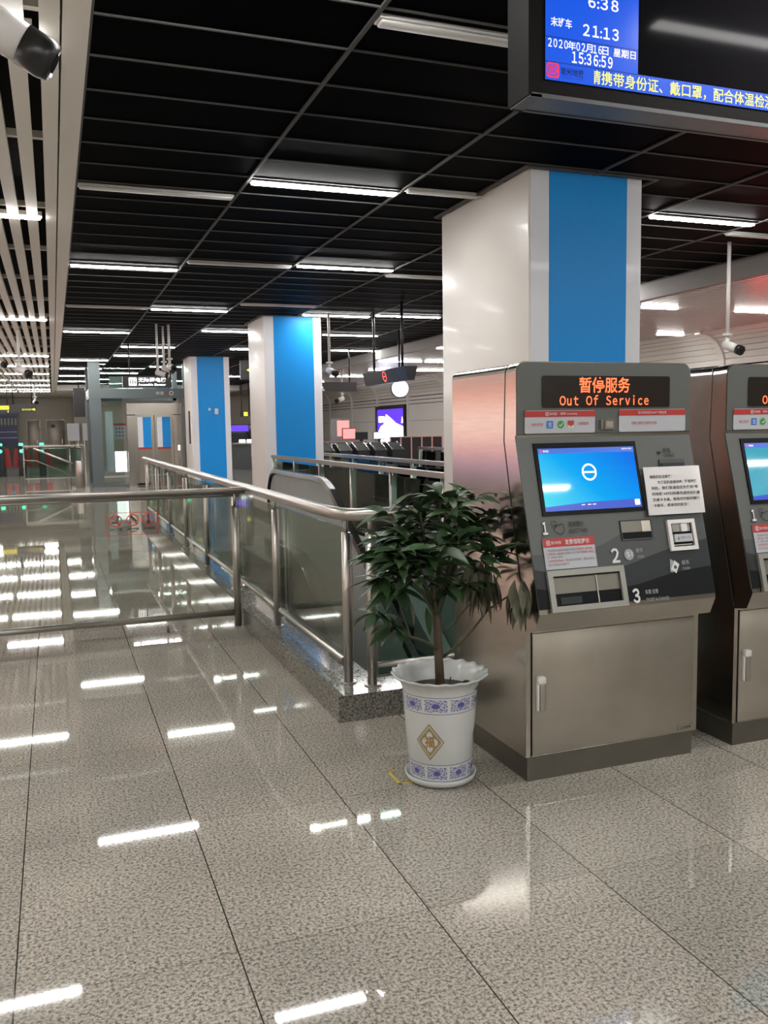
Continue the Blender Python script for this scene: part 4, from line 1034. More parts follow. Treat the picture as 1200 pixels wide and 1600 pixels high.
def leaf(M_, base, d, ln, wd, droop, mat, curl=0.25):
    d = d.normalized(); up = Vector((0, 0, 1))
    side = d.cross(up)
    if side.length < 0.05: side = Vector((rnd.uniform(-1, 1), rnd.uniform(-1, 1), 0))
    side.normalize(); nn = side.cross(d).normalized()
    rot = Matrix.Rotation(rnd.uniform(-0.6, 0.6), 3, d); side = rot @ side; nn = rot @ nn
    prof_ = [0.05, 0.55, 0.92, 1.0, 0.80, 0.42, 0.03]; n = len(prof_)
    vs, fs = [], []; p = base.copy(); dd = d.copy()
    for i, wf in enumerate(prof_):
        h = wd * wf / 2
        for sgn in (-1, 0, 1):
            v = p + side * h * sgn + nn * (abs(sgn) * h * curl)
            if v.y > 3.02 and v.x > 1.785: v.x = 1.785 - 0.15 * min(0.1, v.x - 1.785)
            vs.append(v)
        dd = (dd + Vector((0, 0, -droop / n))).normalized(); p = p + dd * (ln / (n - 1))
    for i in range(n - 1):
        for k in range(2): fs.append((i * 3 + k, i * 3 + k + 1, i * 3 + 4 + k, i * 3 + 3 + k))
    M_.add(vs, fs, mat, True)
for c, d, kd in tips:
    if kd == 'wilt':
        for i in range(8):
            a = rnd.uniform(0, 2 * math.pi); leaf(wl, c + Vector((rnd.uniform(-.025, .03), rnd.uniform(-.03, .03), rnd.uniform(-0.04, .02))), Vector((math.cos(a) * 0.22, math.sin(a) * 0.22, -1)), rnd.uniform(0.11, 0.155), rnd.uniform(0.028, 0.042), 0.1, 'leaf_c', 0.5)
        continue
    n = {'up': 11, 'side': 8, 'left': 9}[kd]
    for i in range(n):
        a = 2 * math.pi * i / n + rnd.uniform(-0.4, 0.4)
        hv = Vector((math.cos(a), math.sin(a), 0)); el = rnd.uniform(-0.15, 0.65) if kd != 'left' else rnd.uniform(-0.5, 0.35)
        dd = hv + d * 0.45 + Vector((0, 0, el))
        leaf(fo, c + d * rnd.uniform(-0.05, 0.015), dd, rnd.uniform(0.11, 0.175), rnd.uniform(0.034, 0.054), rnd.uniform(0.4, 1.1), 'leaf_a' if rnd.random() < 0.6 else 'leaf_b')
for i in range(14):
    p = main[i % len(main)]; q = Vector(p[rnd.randint(2, 5)]); a = rnd.uniform(0, 6.28)
    leaf(fo, q, Vector((math.cos(a), math.sin(a), 0.2)), rnd.uniform(0.10, 0.15), 0.042, 0.9, 'leaf_a')
leaf(fo, Vector((bx + 0.045, by - 0.09, 0.42)), Vector((1, -0.3, -0.05)), 0.09, 0.07, 0.2, 'leaf_a')
leaf(wl, Vector((bx + 0.0, by - 0.08, 1.22)), Vector((-0.8, -0.4, 0.1)), 0.10, 0.035, 0.6, 'leaf_c')
leaf(wl, Vector((bx - 0.155, by - 0.06, 0.80)), Vector((0.1, -0.1, -1)), 0.11, 0.04, 0.1, 'leaf_c')
leaf(fo, Vector((bx - 0.08, by - 0.05, 0.76)), Vector((0.1, -0.1, -1)), 0.12, 0.05, 0.1, 'leaf_a')
fo.build('foliage', pp); wl.build('wilted_leaves', pp)['label'] = 'limp grey-green wilted leaves'
# yellow tape
m = MB()
m.box(1.300, 1.312, 3.335, 3.49, 0.0005, 0.0015, 'tape'); m.box(1.300, 1.37, 3.335, 3.347, 0.0005, 0.0015, 'tape'); m.box(1.300, 1.335, 3.478, 3.49, 0.0005, 0.0015, 'tape')
tag(m.build('floor_tape'), 'yellow tape mark on the floor left of the plant pot', 'tape')

# ================================================================== HANGING DISPLAY
pd = thing('information_display', 'hanging black information display with blue train times, top right', 'display', (2.45, 3.1, 2.75))
m = MB(); m.prism([(3.03, 2.756), (3.17, 2.756), (3.20, 2.80), (3.20, 3.29), (3.03, 3.29)], 1.752, 3.30, 'x', 'dark_housing'); m.box(1.74, 1.755, 3.02, 3.18, 2.75, 3.30, 'dark_housing'); m.build('housing', pd)
m = MB(); m.box(1.752, 3.30, 3.022, 3.032, 2.746, 2.762, 'housing_lip'); m.box(1.745, 1.80, 3.022, 3.172, 2.744, 2.757, 'housing_lip'); m.box(1.752, 3.30, 3.16, 3.176, 2.744, 2.757, 'housing_lip'); m.build('bottom_lip', pd)
m = MB(); m.box(1.80, 3.30, 3.034, 3.158, 2.747, 2.757, 'grille'); m.build('speaker_grille', pd)
m = MB(); m.box(1.813, 3.24, 3.026, 3.031, 2.814, 3.262, 'pis_dark'); sn = m.build('screen', pd)
P0 = lambda o: (lambda u, v: (u, 3.026 - o, v))
m = MB(); put_rect(m, P0(0.001), 1.815, 2.883, 2.236, 3.26, 'pis_blue'); put_rect(m, P0(0.001), 1.815, 2.816, 3.238, 2.883, 'pis_blue')
put_rect(m, P0(0.0015), 1.815, 2.972, 2.236, 2.975, 'pis_navy'); put_rect(m, P0(0.0015), 1.815, 2.881, 2.236, 2.884, 'pis_navy')
P = P0(0.002)
put_text(m, fw('6').strip() + ' : ' + fw('38'), P, 2.003, 3.102, 2.142, 3.146, 'pis_white', 0.02); put_text(m, '首班车', P, 1.838, 3.118, 1.931, 3.152, 'pis_white', 0.015)
put_text(m, '末班车', P, 1.838, 3.012, 1.931, 3.047, 'pis_white', 0.015); put_text(m, fw('21') + ' : ' + fw('13'), P, 1.980, 2.995, 2.144, 3.040, 'pis_white', 0.02)
u = 1.826
for tx, wd in ((fw('2020'), .092), ('年', .040), (fw('02'), .044), ('月', .036), (fw('16'), .044), ('日', .032), (None, .022), ('星期日', .108)):
    if tx: put_text(m, tx, P, u, 2.936, u + wd - 0.004, 2.968, 'pis_white', 0.016)
    u += wd * 0.948; put_text(m, fw('15') + ' : ' + fw('36') + ' : ' + fw('59'), P, 1.932, 2.889, 2.117, 2.933, 'pis_white', 0.02)
put_text(m, '请携带身份证、戴口罩，配合体温检测和扫码登记', P, 2.012, 2.822, 3.20, 2.876, 'pis_yellow', 0.012)
put_poly(m, P, rrect(1.820, 2.824, 1.876, 2.880, 0.012), 'pis_pink'); put_emblem(m, P0(0.0028), 1.830, 2.834, 0.036, 'pis_blue')
put_rect(m, P0(0.0025), 1.878, 2.82, 2.032, 2.881, 'pis_blue'); put_text(m, '常州地铁', P0(0.003), 1.882, 2.838, 1.986, 2.868, 'pis_navy', 0.02); put_text(m, 'CHANGZHOU METRO', P0(0.003), 1.884, 2.829, 1.98, 2.834, 'pis_navy')
m.build('screen_lettering', sn)
m = MB(); m.cyl((2.0, 3.11, 3.28), (2.0, 3.11, ZC + 0.03), 0.03, 'dark_housing'); m.cyl((3.0, 3.11, 3.28), (3.0, 3.11, ZC + 0.03), 0.03, 'dark_housing'); m.build('hanger', pd)

# ================================================================== CAMERAS
def bullet(label, pos, d, zc, s=1.0, pole=True, group='bullet cameras hanging from the ceiling'):
    """pos = middle of the body; d = looking direction"""
    t = thing('security_camera', label, 'security camera', pos, group)
    p = Vector(pos); d = Vector(d).normalized(); r = 0.048 * s; ln = 0.24 * s
    m = MB(); a, b = p - d * ln / 2, p + d * ln / 2
    m.tube([a, a + d * 0.01 * s, b - d * 0.05 * s], [r * 0.8, r, r], 'white_plastic', 18); m.build('body', t)
    m = MB(); m.tube([b - d * 0.055 * s, b], [r * 1.06, r * 1.06], 'black_plastic', 18); m.cyl(b, b + d * 0.002, r * 0.5, 'lens', 14); m.build('lens_hood', t)
    if pole:
        top = Vector((a.x, a.y, zc)); q = a + d * 0.04 * s
        m = MB(); m.cyl((q.x, q.y, zc), (q.x, q.y, p.z + 0.13 * s), 0.02 * s, 'white_plastic', 12); m.cyl((q.x, q.y, p.z + 0.15 * s), (q.x, q.y, p.z + 0.125 * s), 0.05 * s, 'white_plastic', 14); m.tube([(q.x, q.y, p.z + 0.13 * s), (q.x, q.y, p.z + 0.07 * s), q], 0.022 * s, 'white_plastic', 10); m.build('mount_pole', t)
    return t
# the large one at the top left
t = thing('security_camera', 'large white and black bullet camera under the white slats, top left corner', 'security camera', (-0.10, 3.05, 2.7), 'bullet cameras hanging from the ceiling')
a = Vector((-0.205, 3.02, 2.795)); b = Vector((0.058, 3.03, 2.652)); d = (b - a).normalized()
m = MB(); m.tube([a, a + d * 0.01, b - d * 0.09], [0.05, 0.062, 0.062], 'white_plastic', 28); m.build('body', t)
m = MB(); m.tube([b - d * 0.1, b - d * 0.03, b, b], [0.0635, 0.0635, 0.056, 0.04], 'black_plastic', 28)
sd = d.cross(Vector((0, 0, 1))).normalized(); upv = sd.cross(d)
m.build('lens_hood', t)
m = MB(); m.cyl(b, b + d * 0.004, 0.036, 'lens', 20); e = b + d * 0.004 - upv * 0.035; m.cyl(e, e + d * 0.006, 0.006, 'white_sign', 10); m.build('lens', t)
m = MB(); q = a + d * 0.06; m.cyl((q.x, q.y, ZW), (q.x, q.y, q.z + 0.05), 0.022, 'white_plastic', 14); m.cyl((q.x, q.y, q.z + 0.08), (q.x, q.y, q.z + 0.04), 0.05, 'white_plastic', 16); m.build('mount_pole', t)
bullet('white bullet camera before the lift sign, left one of the cluster, seen sideways', (1.855, 16, 2.50), (0.9, -0.35, -0.3), ZC)
bullet('white bullet camera in front of the lift sign, middle one of the cluster', (1.99, 16.3, 2.60), (0.75, -0.6, -0.35), ZC)
bullet('white bullet camera in front of the lift sign, right one facing the viewer', (2.02, 16.0, 2.62), (0.25, -0.93, -0.25), ZC, 1.1)
t = bullet('white bullet camera on a long pole above the second ticket machine, right', (6.70, 7.4, 2.28), (0.10, -0.90, -0.35), ZC, 1.0)
bullet('white camera on a pole right of the middle column', (4.32, 13.85, 2.42), (0.2, -0.9, -0.3), ZC, 1.1)
bullet('small white camera near the plank ceiling, below the red ring sign', (7.7, 24.0, 2.30), (-0.85, -0.45, -0.3), ZW, 1.3)
bullet('white camera under the white slats, far left above the yellow signs', (-0.40, 15.5, 2.50), (0.62, -0.65, -0.40), ZW, 1.25)
bullet('pale camera at the left photo edge under the white slats, left of the other one', (-0.74, 15.5, 2.62), (0.6, -0.7, -0.25), ZW, 1.0)
bullet('tiny white camera right of the black and yellow sign, far left', (-0.52, 33.0, 2.55), (0.2, -0.95, -0.1), ZW, 1.4)

# ================================================================== HANGING SIGNS
def hang_sign(name, label, cx, y, z0, z1, wd, depth, zc, yaw=0.0, draw=None, rods=(-0.35, 0.35), group='hanging signs'):
    t = thing(name, label, 'sign', (cx, y, z0), group)
    ca, sa = math.cos(yaw), math.sin(yaw)
    def Wp(u, v, w_): return (cx + u * ca - w_ * sa, y + u * sa + w_ * ca, v)      # u along, v = z, w depth
    m = MB()
    vs = [Wp(u, v, w_) for w_ in (-depth / 2, depth / 2) for v in (z0, z1) for u in (-wd / 2, wd / 2)]
    m.add(vs, [(0, 1, 3, 2), (5, 4, 6, 7), (0, 4, 5, 1), (2, 3, 7, 6), (0, 2, 6, 4), (1, 5, 7, 3)], 'black_plastic'); m.build('sign_box', t)
    for q in rods:
        m = MB(); m.cyl(Wp(q * wd, z1 - 0.01, 0), Wp(q * wd, zc + 0.02, 0), 0.018, 'black_plastic', 10); m.build('hanger_rod', t)
    if draw:
        m = MB(); draw(m, lambda u, v: Wp(u, v, -depth / 2 - 0.003)); m.build('sign_graphic', t)
    return t
def lift_sign(m, P):
    put_poly(m, P, rrect(-0.395, 2.485, -0.225, 2.665, 0.02), 'white_sign')
    P2 = lambda u, v: (P(u, v)[0], P(u, v)[1] - 0.003, P(u, v)[2])
    for u in (-0.36, -0.31, -0.26):
        put_disc(m, P2, u, 2.61, 0.014, 'black_plastic', 10); put_rect(m, P2, u - 0.012, 2.53, u + 0.012, 2.592, 'black_plastic')
    put_poly(m, P2, [(-0.34, 2.632), (-0.32, 2.632), (-0.33, 2.65)], 'black_plastic'); put_poly(m, P2, [(-0.30, 2.65), (-0.28, 2.65), (-0.29, 2.632)], 'black_plastic')
    put_text(m, '无障碍电梯', P, -0.195, 2.565, 0.40, 2.668, 'white_sign', 0.02); put_text(m, 'Accessible Elevator', P, -0.195, 2.487, 0.395, 2.54, 'white_sign', 0.02)
hang_sign('lift_sign', 'black hanging sign reading Accessible Elevator in front of the lift', 1.985, 20.0, 2.455, 2.70, 1.04, 0.12, ZC, 0, lift_sign)
t = thing('ring_sign', 'black hanging sign with a red ring symbol above the round white light', 'sign', (5.0, 13.05, 2.19), 'hanging signs')
m = MB(); m.prism([(4.95, 2.195), (5.05, 2.195), (5.10, 2.40), (4.90, 2.40)], 12.1, 14.0, 'y', 'black_plastic'); m.build('sign_box', t)
for q in (12.45, 13.7):
    m = MB(); m.cyl((5.0, q, 2.39), (5.0, q, ZC + 0.02), 0.02, 'black_plastic', 10); m.build('hanger_rod', t)
m = MB(); P = lambda u, v: (4.95 - (v - 2.195) * 0.2439 - 0.004, 13.02 - u, v)
put_ring(m, P, 0, 2.297, 0.085, 0.058, 'red_sign', 28); put_rect(m, P, -0.06, 2.287, 0.06, 2.307, 'red_sign'); m.build('sign_graphic', t)
def w_sign(m, P):
    put_poly(m, P, [(-0.42, 2.44), (-0.36, 2.51), (-0.30, 2.44)], 'white_sign'); put_text(m, '客服中心', P, -0.45, 2.38, -0.27, 2.42, 'white_sign')
hang_sign('service_sign', 'black hanging sign partly hidden by the middle column, right of it', 6.30, 20.0, 2.36, 2.58, 1.05, 0.12, ZC, 0, w_sign)
def y_arrow(m, P):
    put_poly(m, P, [(-0.32, 3.02), (-0.12, 3.14), (-0.05, 3.14), (-0.16, 3.055), (0.2, 3.055), (0.2, 2.985), (-0.16, 2.985), (-0.05, 2.90), (-0.12, 2.90)], 'yellow_sign')
hang_sign('arrow_sign', 'black hanging sign with a yellow arrow pointing left, between the two far columns', 5.05, 22.6, 2.78, 3.26, 0.95, 0.12, ZC, 0, y_arrow)
def y_text(m, P):
    put_text(m, '出入口 EXIT', P, -0.02, 2.20, 0.26, 2.26, 'yellow_sign', 0.02); put_poly(m, P, [(0.28, 2.205), (0.33, 2.205), (0.33, 2.18), (0.37, 2.23), (0.33, 2.28), (0.33, 2.255), (0.28, 2.255)], 'yellow_sign')
hang_sign('exit_sign', 'black hanging sign with yellow lettering, far left, right of the yellow one', -0.86, 30.0, 2.125, 2.40, 0.78, 0.12, ZW, 0, y_text)
def y_plate(m, P):
    put_rect(m, P, -0.3, 2.24, 0.2, 2.36, 'yellow_sign'); P2 = lambda u, v: (P(u, v)[0], P(u, v)[1] - 0.003, P(u, v)[2]); put_text(m, '出口 Exit', P2, -0.1, 2.27, 0.17, 2.33, 'black_plastic', 0.02)
    put_rect(m, P, 0.15, 2.15, 0.18, 2.21, 'yellow_sign')
hang_sign('exit_sign', 'yellow hanging exit sign cut by the left photo edge', -1.47, 30.4, 2.11, 2.40, 0.44, 0.12, ZW, 0, y_plate)
hang_sign('pillar_sign', 'plain black vertical hanging panel left of the glass lift', 0.83, 30.0, 1.98, 2.90, 0.34, 0.12, ZC, 0, None, (0,))
hang_sign('small_exit_sign', 'tiny black and yellow sign above the service counter, between the far columns', 7.25, 35.0, 2.0, 2.22, 0.42, 0.1, ZC, 0, lambda m, P: put_rect(m, P, -0.08, 2.03, 0.08, 2.19, 'yellow_sign'))
# round light
t = thing('round_light_sign', 'round glowing white light box with dark rim under the red ring sign', 'sign', (6.37, 16.0, 2.09), None)
m = MB(); ax = Vector((-0.25, -0.97, 0)).normalized(); c = Vector((6.37, 16.0, 2.25)); m.cyl(c + ax * 0.0, c - ax * 0.16, 0.172, 'navy', 36); m.build('rim', t)
m = MB(); m.cyl(c + ax * 0.012, c - ax * 0.002, 0.160, 'round_light', 36); m.build('light_face', t)
m = MB(); m.cyl(c - ax * 0.08 + Vector((0, 0, 0.15)), Vector((c.x, c.y, ZC + 0.02)) - ax * 0.08, 0.02, 'black_plastic', 10); m.build('hanger_rod', t)

# ================================================================== LIFT
lf = thing('glass_lift', 'glass lift shaft with blue-grey frame and stainless doors, far left of the columns', 'lift', (2.2, 25.0, 0))
lx0, lx1, ly0, ly1 = 0.95, 3.55, 25.0, 27.3
m = MB()
for x, y in ((lx0, ly0), (lx1 - 0.1, ly0), (lx0, ly1), (lx1 - 0.1, ly1)): m.box(x, x + (0.30 if (x == lx0 and y == ly0) else 0.14), y, y + 0.14, 0, ZC, 'lift_frame')
m.box(lx0, lx1, ly0 - 0.01, ly0 + 0.13, 2.40, 2.66, 'lift_frame'); m.box(lx0, lx1, ly1, ly1 + 0.12, 2.40, 2.66, 'lift_frame'); m.box(lx0, lx0 + 0.12, ly0, ly1, 2.4, 2.66, 'lift_frame'); m.box(lx0, lx1, ly0 + 0.02, ly0 + 0.12, 0.0, 0.06, 'lift_frame'); m.box(lx0 + 0.3, 1.92, ly0 + 0.02, ly0 + 0.08, 0.24, 0.29, 'tube')
m.build('shaft_frame', lf)
m = MB(); m.box(lx0 + 0.3, 1.8, ly0 + 0.05, ly0 + 0.07, 0.06, 2.4, 'glass_lift'); m.box(lx0 + 0.3, lx1 - 0.1, ly0 + 0.05, ly0 + 0.07, 2.66, ZC, 'glass_lift'); m.box(lx0 + 0.05, lx0 + 0.07, ly0 + 0.14, ly1, 0.06, 3.3, 'glass_lift'); m.build('shaft_glass', lf)
m = MB(); m.box(1.90, 3.38, ly0 - 0.04, ly0 + 0.06, 1.93, 2.26, 'steel'); m.box(1.90, 2.12, ly0 - 0.04, ly0 + 0.06, 0, 1.95, 'steel'); m.box(3.14, 3.36, ly0 - 0.04, ly0 + 0.06, 0, 1.95, 'steel'); m.build('door_surround', lf)
for x0 in (2.12, 2.64):
    m = MB(); m.box(x0, x0 + 0.5, ly0 + 0.02, ly0 + 0.05, 0.02, 1.94, 'steel'); dl = m.build('door_leaf', lf)
    m = MB(); m.box(x0 + 0.06, x0 + 0.20, ly0 + 0.012, ly0 + 0.02, 1.05, 1.88, 'white_edge'); m.box(x0 + 0.20, x0 + 0.42, ly0 + 0.012, ly0 + 0.02, 1.05, 1.88, 'blue_panel'); m.box(x0 + 0.06, x0 + 0.42, ly0 + 0.012, ly0 + 0.02, 0.1, 1.0, 'door_grey'); m.box(x0 + 0.06, x0 + 0.42, ly0 + 0.012, ly0 + 0.02, 1.0, 1.05, 'red_label'); m.build('door_window', dl)
m = MB(); m.box(3.24, 3.30, ly0 - 0.055, ly0 - 0.04, 0.95, 1.1, 'scr_white'); m.box(3.22, 3.32, ly0 - 0.05, ly0 - 0.04, 0.7, 1.14, 'tube'); m.build('call_panel', lf)
m = MB(); m.box(1.35, 1.55, ly0 + 0.3, ly0 + 0.33, 0.40, 2.05, 'white_edge'); m.build('cabin_panel', lf)
m = MB(); m.box(1.57, 1.88, ly0 + 0.3, ly0 + 0.33, 1.30, 1.72, 'pale_label'); m.box(1.57, 1.88, ly0 + 0.295, ly0 + 0.3, 1.66, 1.72, 'red_label')
for i in range(9): m.box(1.61 + 0.085 * (i % 3), 1.66 + 0.085 * (i % 3), ly0 + 0.295, ly0 + 0.3, 1.35 + 0.1 * (i // 3), 1.41 + 0.1 * (i // 3), 'text_grey')
m.build('notice_board', lf)
m = MB(); m.box(1.57, 1.88, ly0 + 0.3, ly0 + 0.33, 0.38, 0.95, 'white_sign'); m.build('lit_panel', lf)['label'] = 'bright white lit panel'
m = MB(); m.box(1.5, 2.0, ly0 + 0.35, ly0 + 0.4, 2.70, 3.0, 'pit'); m.box(2.35, 2.75, ly0 + 0.35, ly0 + 0.4, 2.68, 3.0, 'white_edge'); m.box(2.75, 3.15, ly0 + 0.35, ly0 + 0.4, 2.68, 3.0, 'blue_panel'); m.build('upper_panel', lf)
m = MB(); P = lambda u, v: (u, ly0 - 0.014, v); put_text(m, '救援', P, 2.70, 2.49, 2.92, 2.58, 'white_ink'); m.build('header_lettering', lf); m = MB(); put_text(m, '!', P, 2.98, 2.48, 3.02, 2.6, 'red_label', 0.03); put_ring(m, P, 3.12, 2.535, 0.06, 0.04, 'white_ink'); m.build('header_emblem', lf)

# ================================================================== FAR LEFT AREA
t = railing('railing', 'far glass railing beside the lift, with a ramp handrail sloping down', None, (0, 27.0, 0))
m = MB(); m.box(-0.84, 0.86, 26.97, 27.03, 1.09, 1.14, 'tube'); m.cyl((-0.84, 27.05, 1.03), (0.8, 27.05, 1.03), 0.02, 'tube', 8); m.tube([(-0.55, 26.9, 1.05), (0.42, 26.9, 0.62), (0.5, 26.9, 0.60)], 0.03, 'tube', 8); m.tube([(-0.85, 26.95, 0.72), (-0.5, 26.95, 0.70), (0.45, 26.95, 0.26)], 0.012, 'tube', 8); m.build('handrail', t)
for x in (-0.82, 0.42, 0.74):
    m = MB(); m.cyl((x, 27.0, 0), (x, 27.0, 1.09), 0.022, 'tube', 10); m.build('post', t)
for a, b in ((-0.79, 0.39), (0.45, 0.71)):
    m = MB(); m.box(a, b, 26.995, 27.005, 0.2, 1.05, 'glass_green'); m.build('glass_panel', t)
m = MB(); m.box(-0.8, 0.7, 26.97, 27.03, 0.17, 0.2, 'tube'); m.build('bottom_rail', t)
m = MB(); m.lathe([(0, 0), (0.118, 0), (0.118, 0.70), (0.10, 0.715), (0.0, 0.715)], (0.63, 25.2, 0), 'tube', 28)
bn = tag(m.build('litter_bin'), 'round stainless steel bin standing left of the glass lift', 'bin')
m = MB(); m.box(0.62, 0.84, 44.17, 44.2, 1.2, 1.9, 'white_edge')
for x0, x1, y, tx in ((0.62, 1.16, 43.9, 'white information board left of the lift, wider of two'), (1.30, 1.62, 43.9, 'white information board left of the lift, narrower and partly hidden')):
    m = MB(); m.box(x0, x1, y, y + 0.05, 1.08, 1.9, 'white_edge'); m.box(x0 + 0.05, x0 + 0.09, y + 0.05, y + 0.09, 0, 1.9, 'tube'); m.box(x1 - 0.09, x1 - 0.05, y + 0.05, y + 0.09, 0, 1.9, 'tube'); tag(m.build('information_board'), tx, 'board', 'white boards beside the lift')
# shop front at the far left end
t = thing('shop_front', 'dark blue shop front with white lines at the far left end of the hall', 'shop front', (-2.4, 44.5, 0))
m = MB(); m.box(-4.5, -1.56, 44.4, 44.6, 0.95, 1.80, 'navy'); m.box(-4.5, -1.56, 44.39, 44.4, 1.26, 1.285, 'white_ink'); m.box(-4.5, -1.56, 44.39, 44.4, 1.53, 1.555, 'white_ink'); m.build('blue_panel', t)
m = MB(); m.box(-4.5, -1.56, 44.4, 44.6, 0, 0.95, 'grey_mid'); m.build('counter', t)
m = MB()
for i in range(20): m.box(-4.5 + 0.15 * i, -4.43 + 0.15 * i, 44.38, 44.42, 1.86, 2.18, 'pit')
m.box(-4.5, -1.56, 44.42, 44.6, 1.80, 2.24, 'grey_mid'); m.build('grille', t)
m = MB(); m.box(-4.5, -1.53, 44.35, 44.6, 2.24, 2.75, 'navy'); m.build('sign_band', t)
# ticket gates on the left
def gate(label, x, y, s=1.0, group='ticket gates at the far left'):
    t = thing('ticket_gate', label, 'ticket gate', (x, y, 0), group)
    m = MB(); m.rbox(x - 0.11, x + 0.11, y, y + 1.5, 0, 1.0, 'grey_dark', 0.02); m.build('cabinet', t)
    m = MB(); m.box(x - 0.09, x + 0.09, y - 0.02, y + 0.35, 1.0, 1.16, 'black_plastic'); m.build('reader', t)
    m = MB(); m.box(x - 0.07, x + 0.07, y - 0.03, y - 0.02, 1.06, 1.14, 'green_led'); m.cyl((x, y - 0.012, 0.87), (x, y - 0.002, 0.87), 0.06, 'green_led', 14); m.build('green_signal', t)
    m = MB(); m.prism([(x + 0.11, 0.3), (x + 0.11, 0.95), (x + 0.24, 0.95), (x + 0.31, 0.3)], y + 0.7, y + 0.73, 'y', 'red_gate'); m.prism([(x - 0.11, 0.3), (x - 0.11, 0.95), (x - 0.24, 0.95), (x - 0.31, 0.3)], y + 0.7, y + 0.73, 'y', 'red_gate'); m.build('flap', t)['label'] = 'red gate flap'
for x, tx in ((-1.74, 'dark ticket gate with green signal, left of the far railing, at the photo edge'), (-1.07, 'dark ticket gate with green signal, touching the left end of the far railing'), (-0.40, 'dark ticket gate with green signal, behind the far railing')):
    gate(tx, x, 33.0)

# ================================================================== FAR RIGHT AREA
def sgate(label, x):
    y = 16.2
    t = thing('turnstile', label, 'turnstile', (x, y, 0), 'black sloped turnstiles behind the railings')
    m = MB(); m.prism([(y, 0), (y + 1.7, 0), (y + 1.7, 0.90), (y + 0.36, 1.20), (y, 1.06)], x - 0.12, x + 0.12, 'x', 'grey_dark'); m.build('cabinet', t)
    m = MB()
    for a in (x - 0.12, x + 0.12): m.tube([(a, y, 1.065), (a, y + 0.36, 1.208), (a, y + 1.7, 0.908)], 0.013, 'chrome', 6)
    m.prism([(y + 0.40, 1.193), (y + 1.68, 0.906), (y + 1.68, 0.918), (y + 0.40, 1.206)], x - 0.10, x + 0.10, 'x', 'bezel'); m.build('top_trim', t)
for i, tx in enumerate(('black sloped turnstile right next to the middle column', 'black sloped turnstile, second from the middle column', 'black sloped turnstile, third from the middle column', 'black sloped turnstile, fourth from the middle column', 'black sloped turnstile, farthest from the middle column')):
    sgate(tx, 4.95 + 0.36 * i)
for i, tx in enumerate(('dark grey framed screen board under the bright advert', 'dark grey framed screen board, second to the right of the advert', 'dark grey framed screen board, third to the right of the advert', 'dark grey framed screen board, fourth to the right of the advert', 'dark grey framed screen board, rightmost before the white column')):
    x = 6.76 + 0.245 * i
    t = thing('screen_board', tx, 'screen board', (x, 17.6, 0), 'grey boards behind the turnstiles')
    m = MB(); m.box(x + 0.015, x + 0.23, 17.6, 17.62, 0.05, 1.28, 'grey_dark'); m.build('board', t)
    m = MB(); m.box(x, x + 0.015, 17.59, 17.63, 0, 1.30, 'tube'); m.box(x + 0.23, x + 0.245, 17.59, 17.63, 0, 1.30, 'tube'); m.box(x, x + 0.245, 17.59, 17.63, 1.28, 1.30, 'tube'); m.build('board_frame', t)
# advert light box on the right wall
def lightbox(label, y0, y1, z0, z1, x, sgn, parts, cat='advert'):
    t = thing('advert_light_box', label, cat, (x, (y0 + y1) / 2, z0))
    m = MB()
    for a, b, c, d in ((y0 - 0.1, y1 + 0.1, z0 - 0.1, z0), (y0 - 0.1, y1 + 0.1, z1, z1 + 0.12), (y0 - 0.1, y0, z0, z1), (y1, y1 + 0.1, z0, z1)):
        m.box(min(x, x + sgn * 0.1), max(x, x + sgn * 0.1), a, b, c, d, 'black_plastic')
    m.build('box_frame', t)
    m = MB(); parts(m, lambda u, v, o=0.0: (x + sgn * (0.05 + o), y0 + u * (y1 - y0), z0 + v * (z1 - z0))); m.build('lit_poster', t)
    return t
def ad1(m, P):
    put_rect(m, P, 0, 0, 1, 1, 'ad_violet'); Q = lambda u, v: P(u, v, 0.004)
    put_poly(m, Q, [(0, 0), (1, 0), (1, 0.5), (0.86, 0.66), (0.74, 0.70), (0.66, 0.90), (0.52, 0.84), (0.30, 0.72), (0.0, 0.64)][::1], 'ad_white'); put_rect(m, Q, 0.72, 0.74, 0.95, 0.86, 'ad_white'); put_poly(m, Q, [(0.04, 0.72), (0.1, 0.72), (0.07, 0.85)], 'ad_white')
lightbox('bright white and violet advert light box on the right wall', 29.4, 32.2, 0.3, 2.17, XR, -1, ad1)
def ad_r(m, P):
    put_rect(m, P, 0, 0, 1, 1, 'ad_red'); Q = lambda u, v: P(u, v, 0.004)
    put_rect(m, Q, 0.06, 0.42, 0.94, 0.60, 'ad_pink')
lightbox('red advert light box on the right wall, hidden behind the second ticket machine', 8.4, 12.7, 0.8, 2.2, XR, -1, ad_r)
def ad_l(m, P):
    for a, b, c in ((0, 0.17, 'ad_lilac'), (0.17, 0.31, 'ad_salmon'), (0.31, 0.78, 'ad_pale'), (0.78, 1, 'ad_salmon')): put_rect(m, P, 0, a, 1, b, c)
lightbox('pink banded advert light box on the left wall, mirrored in the ticket machine side', 11.0, 27.0, 0.45, 2.47, XL, 1, ad_l)
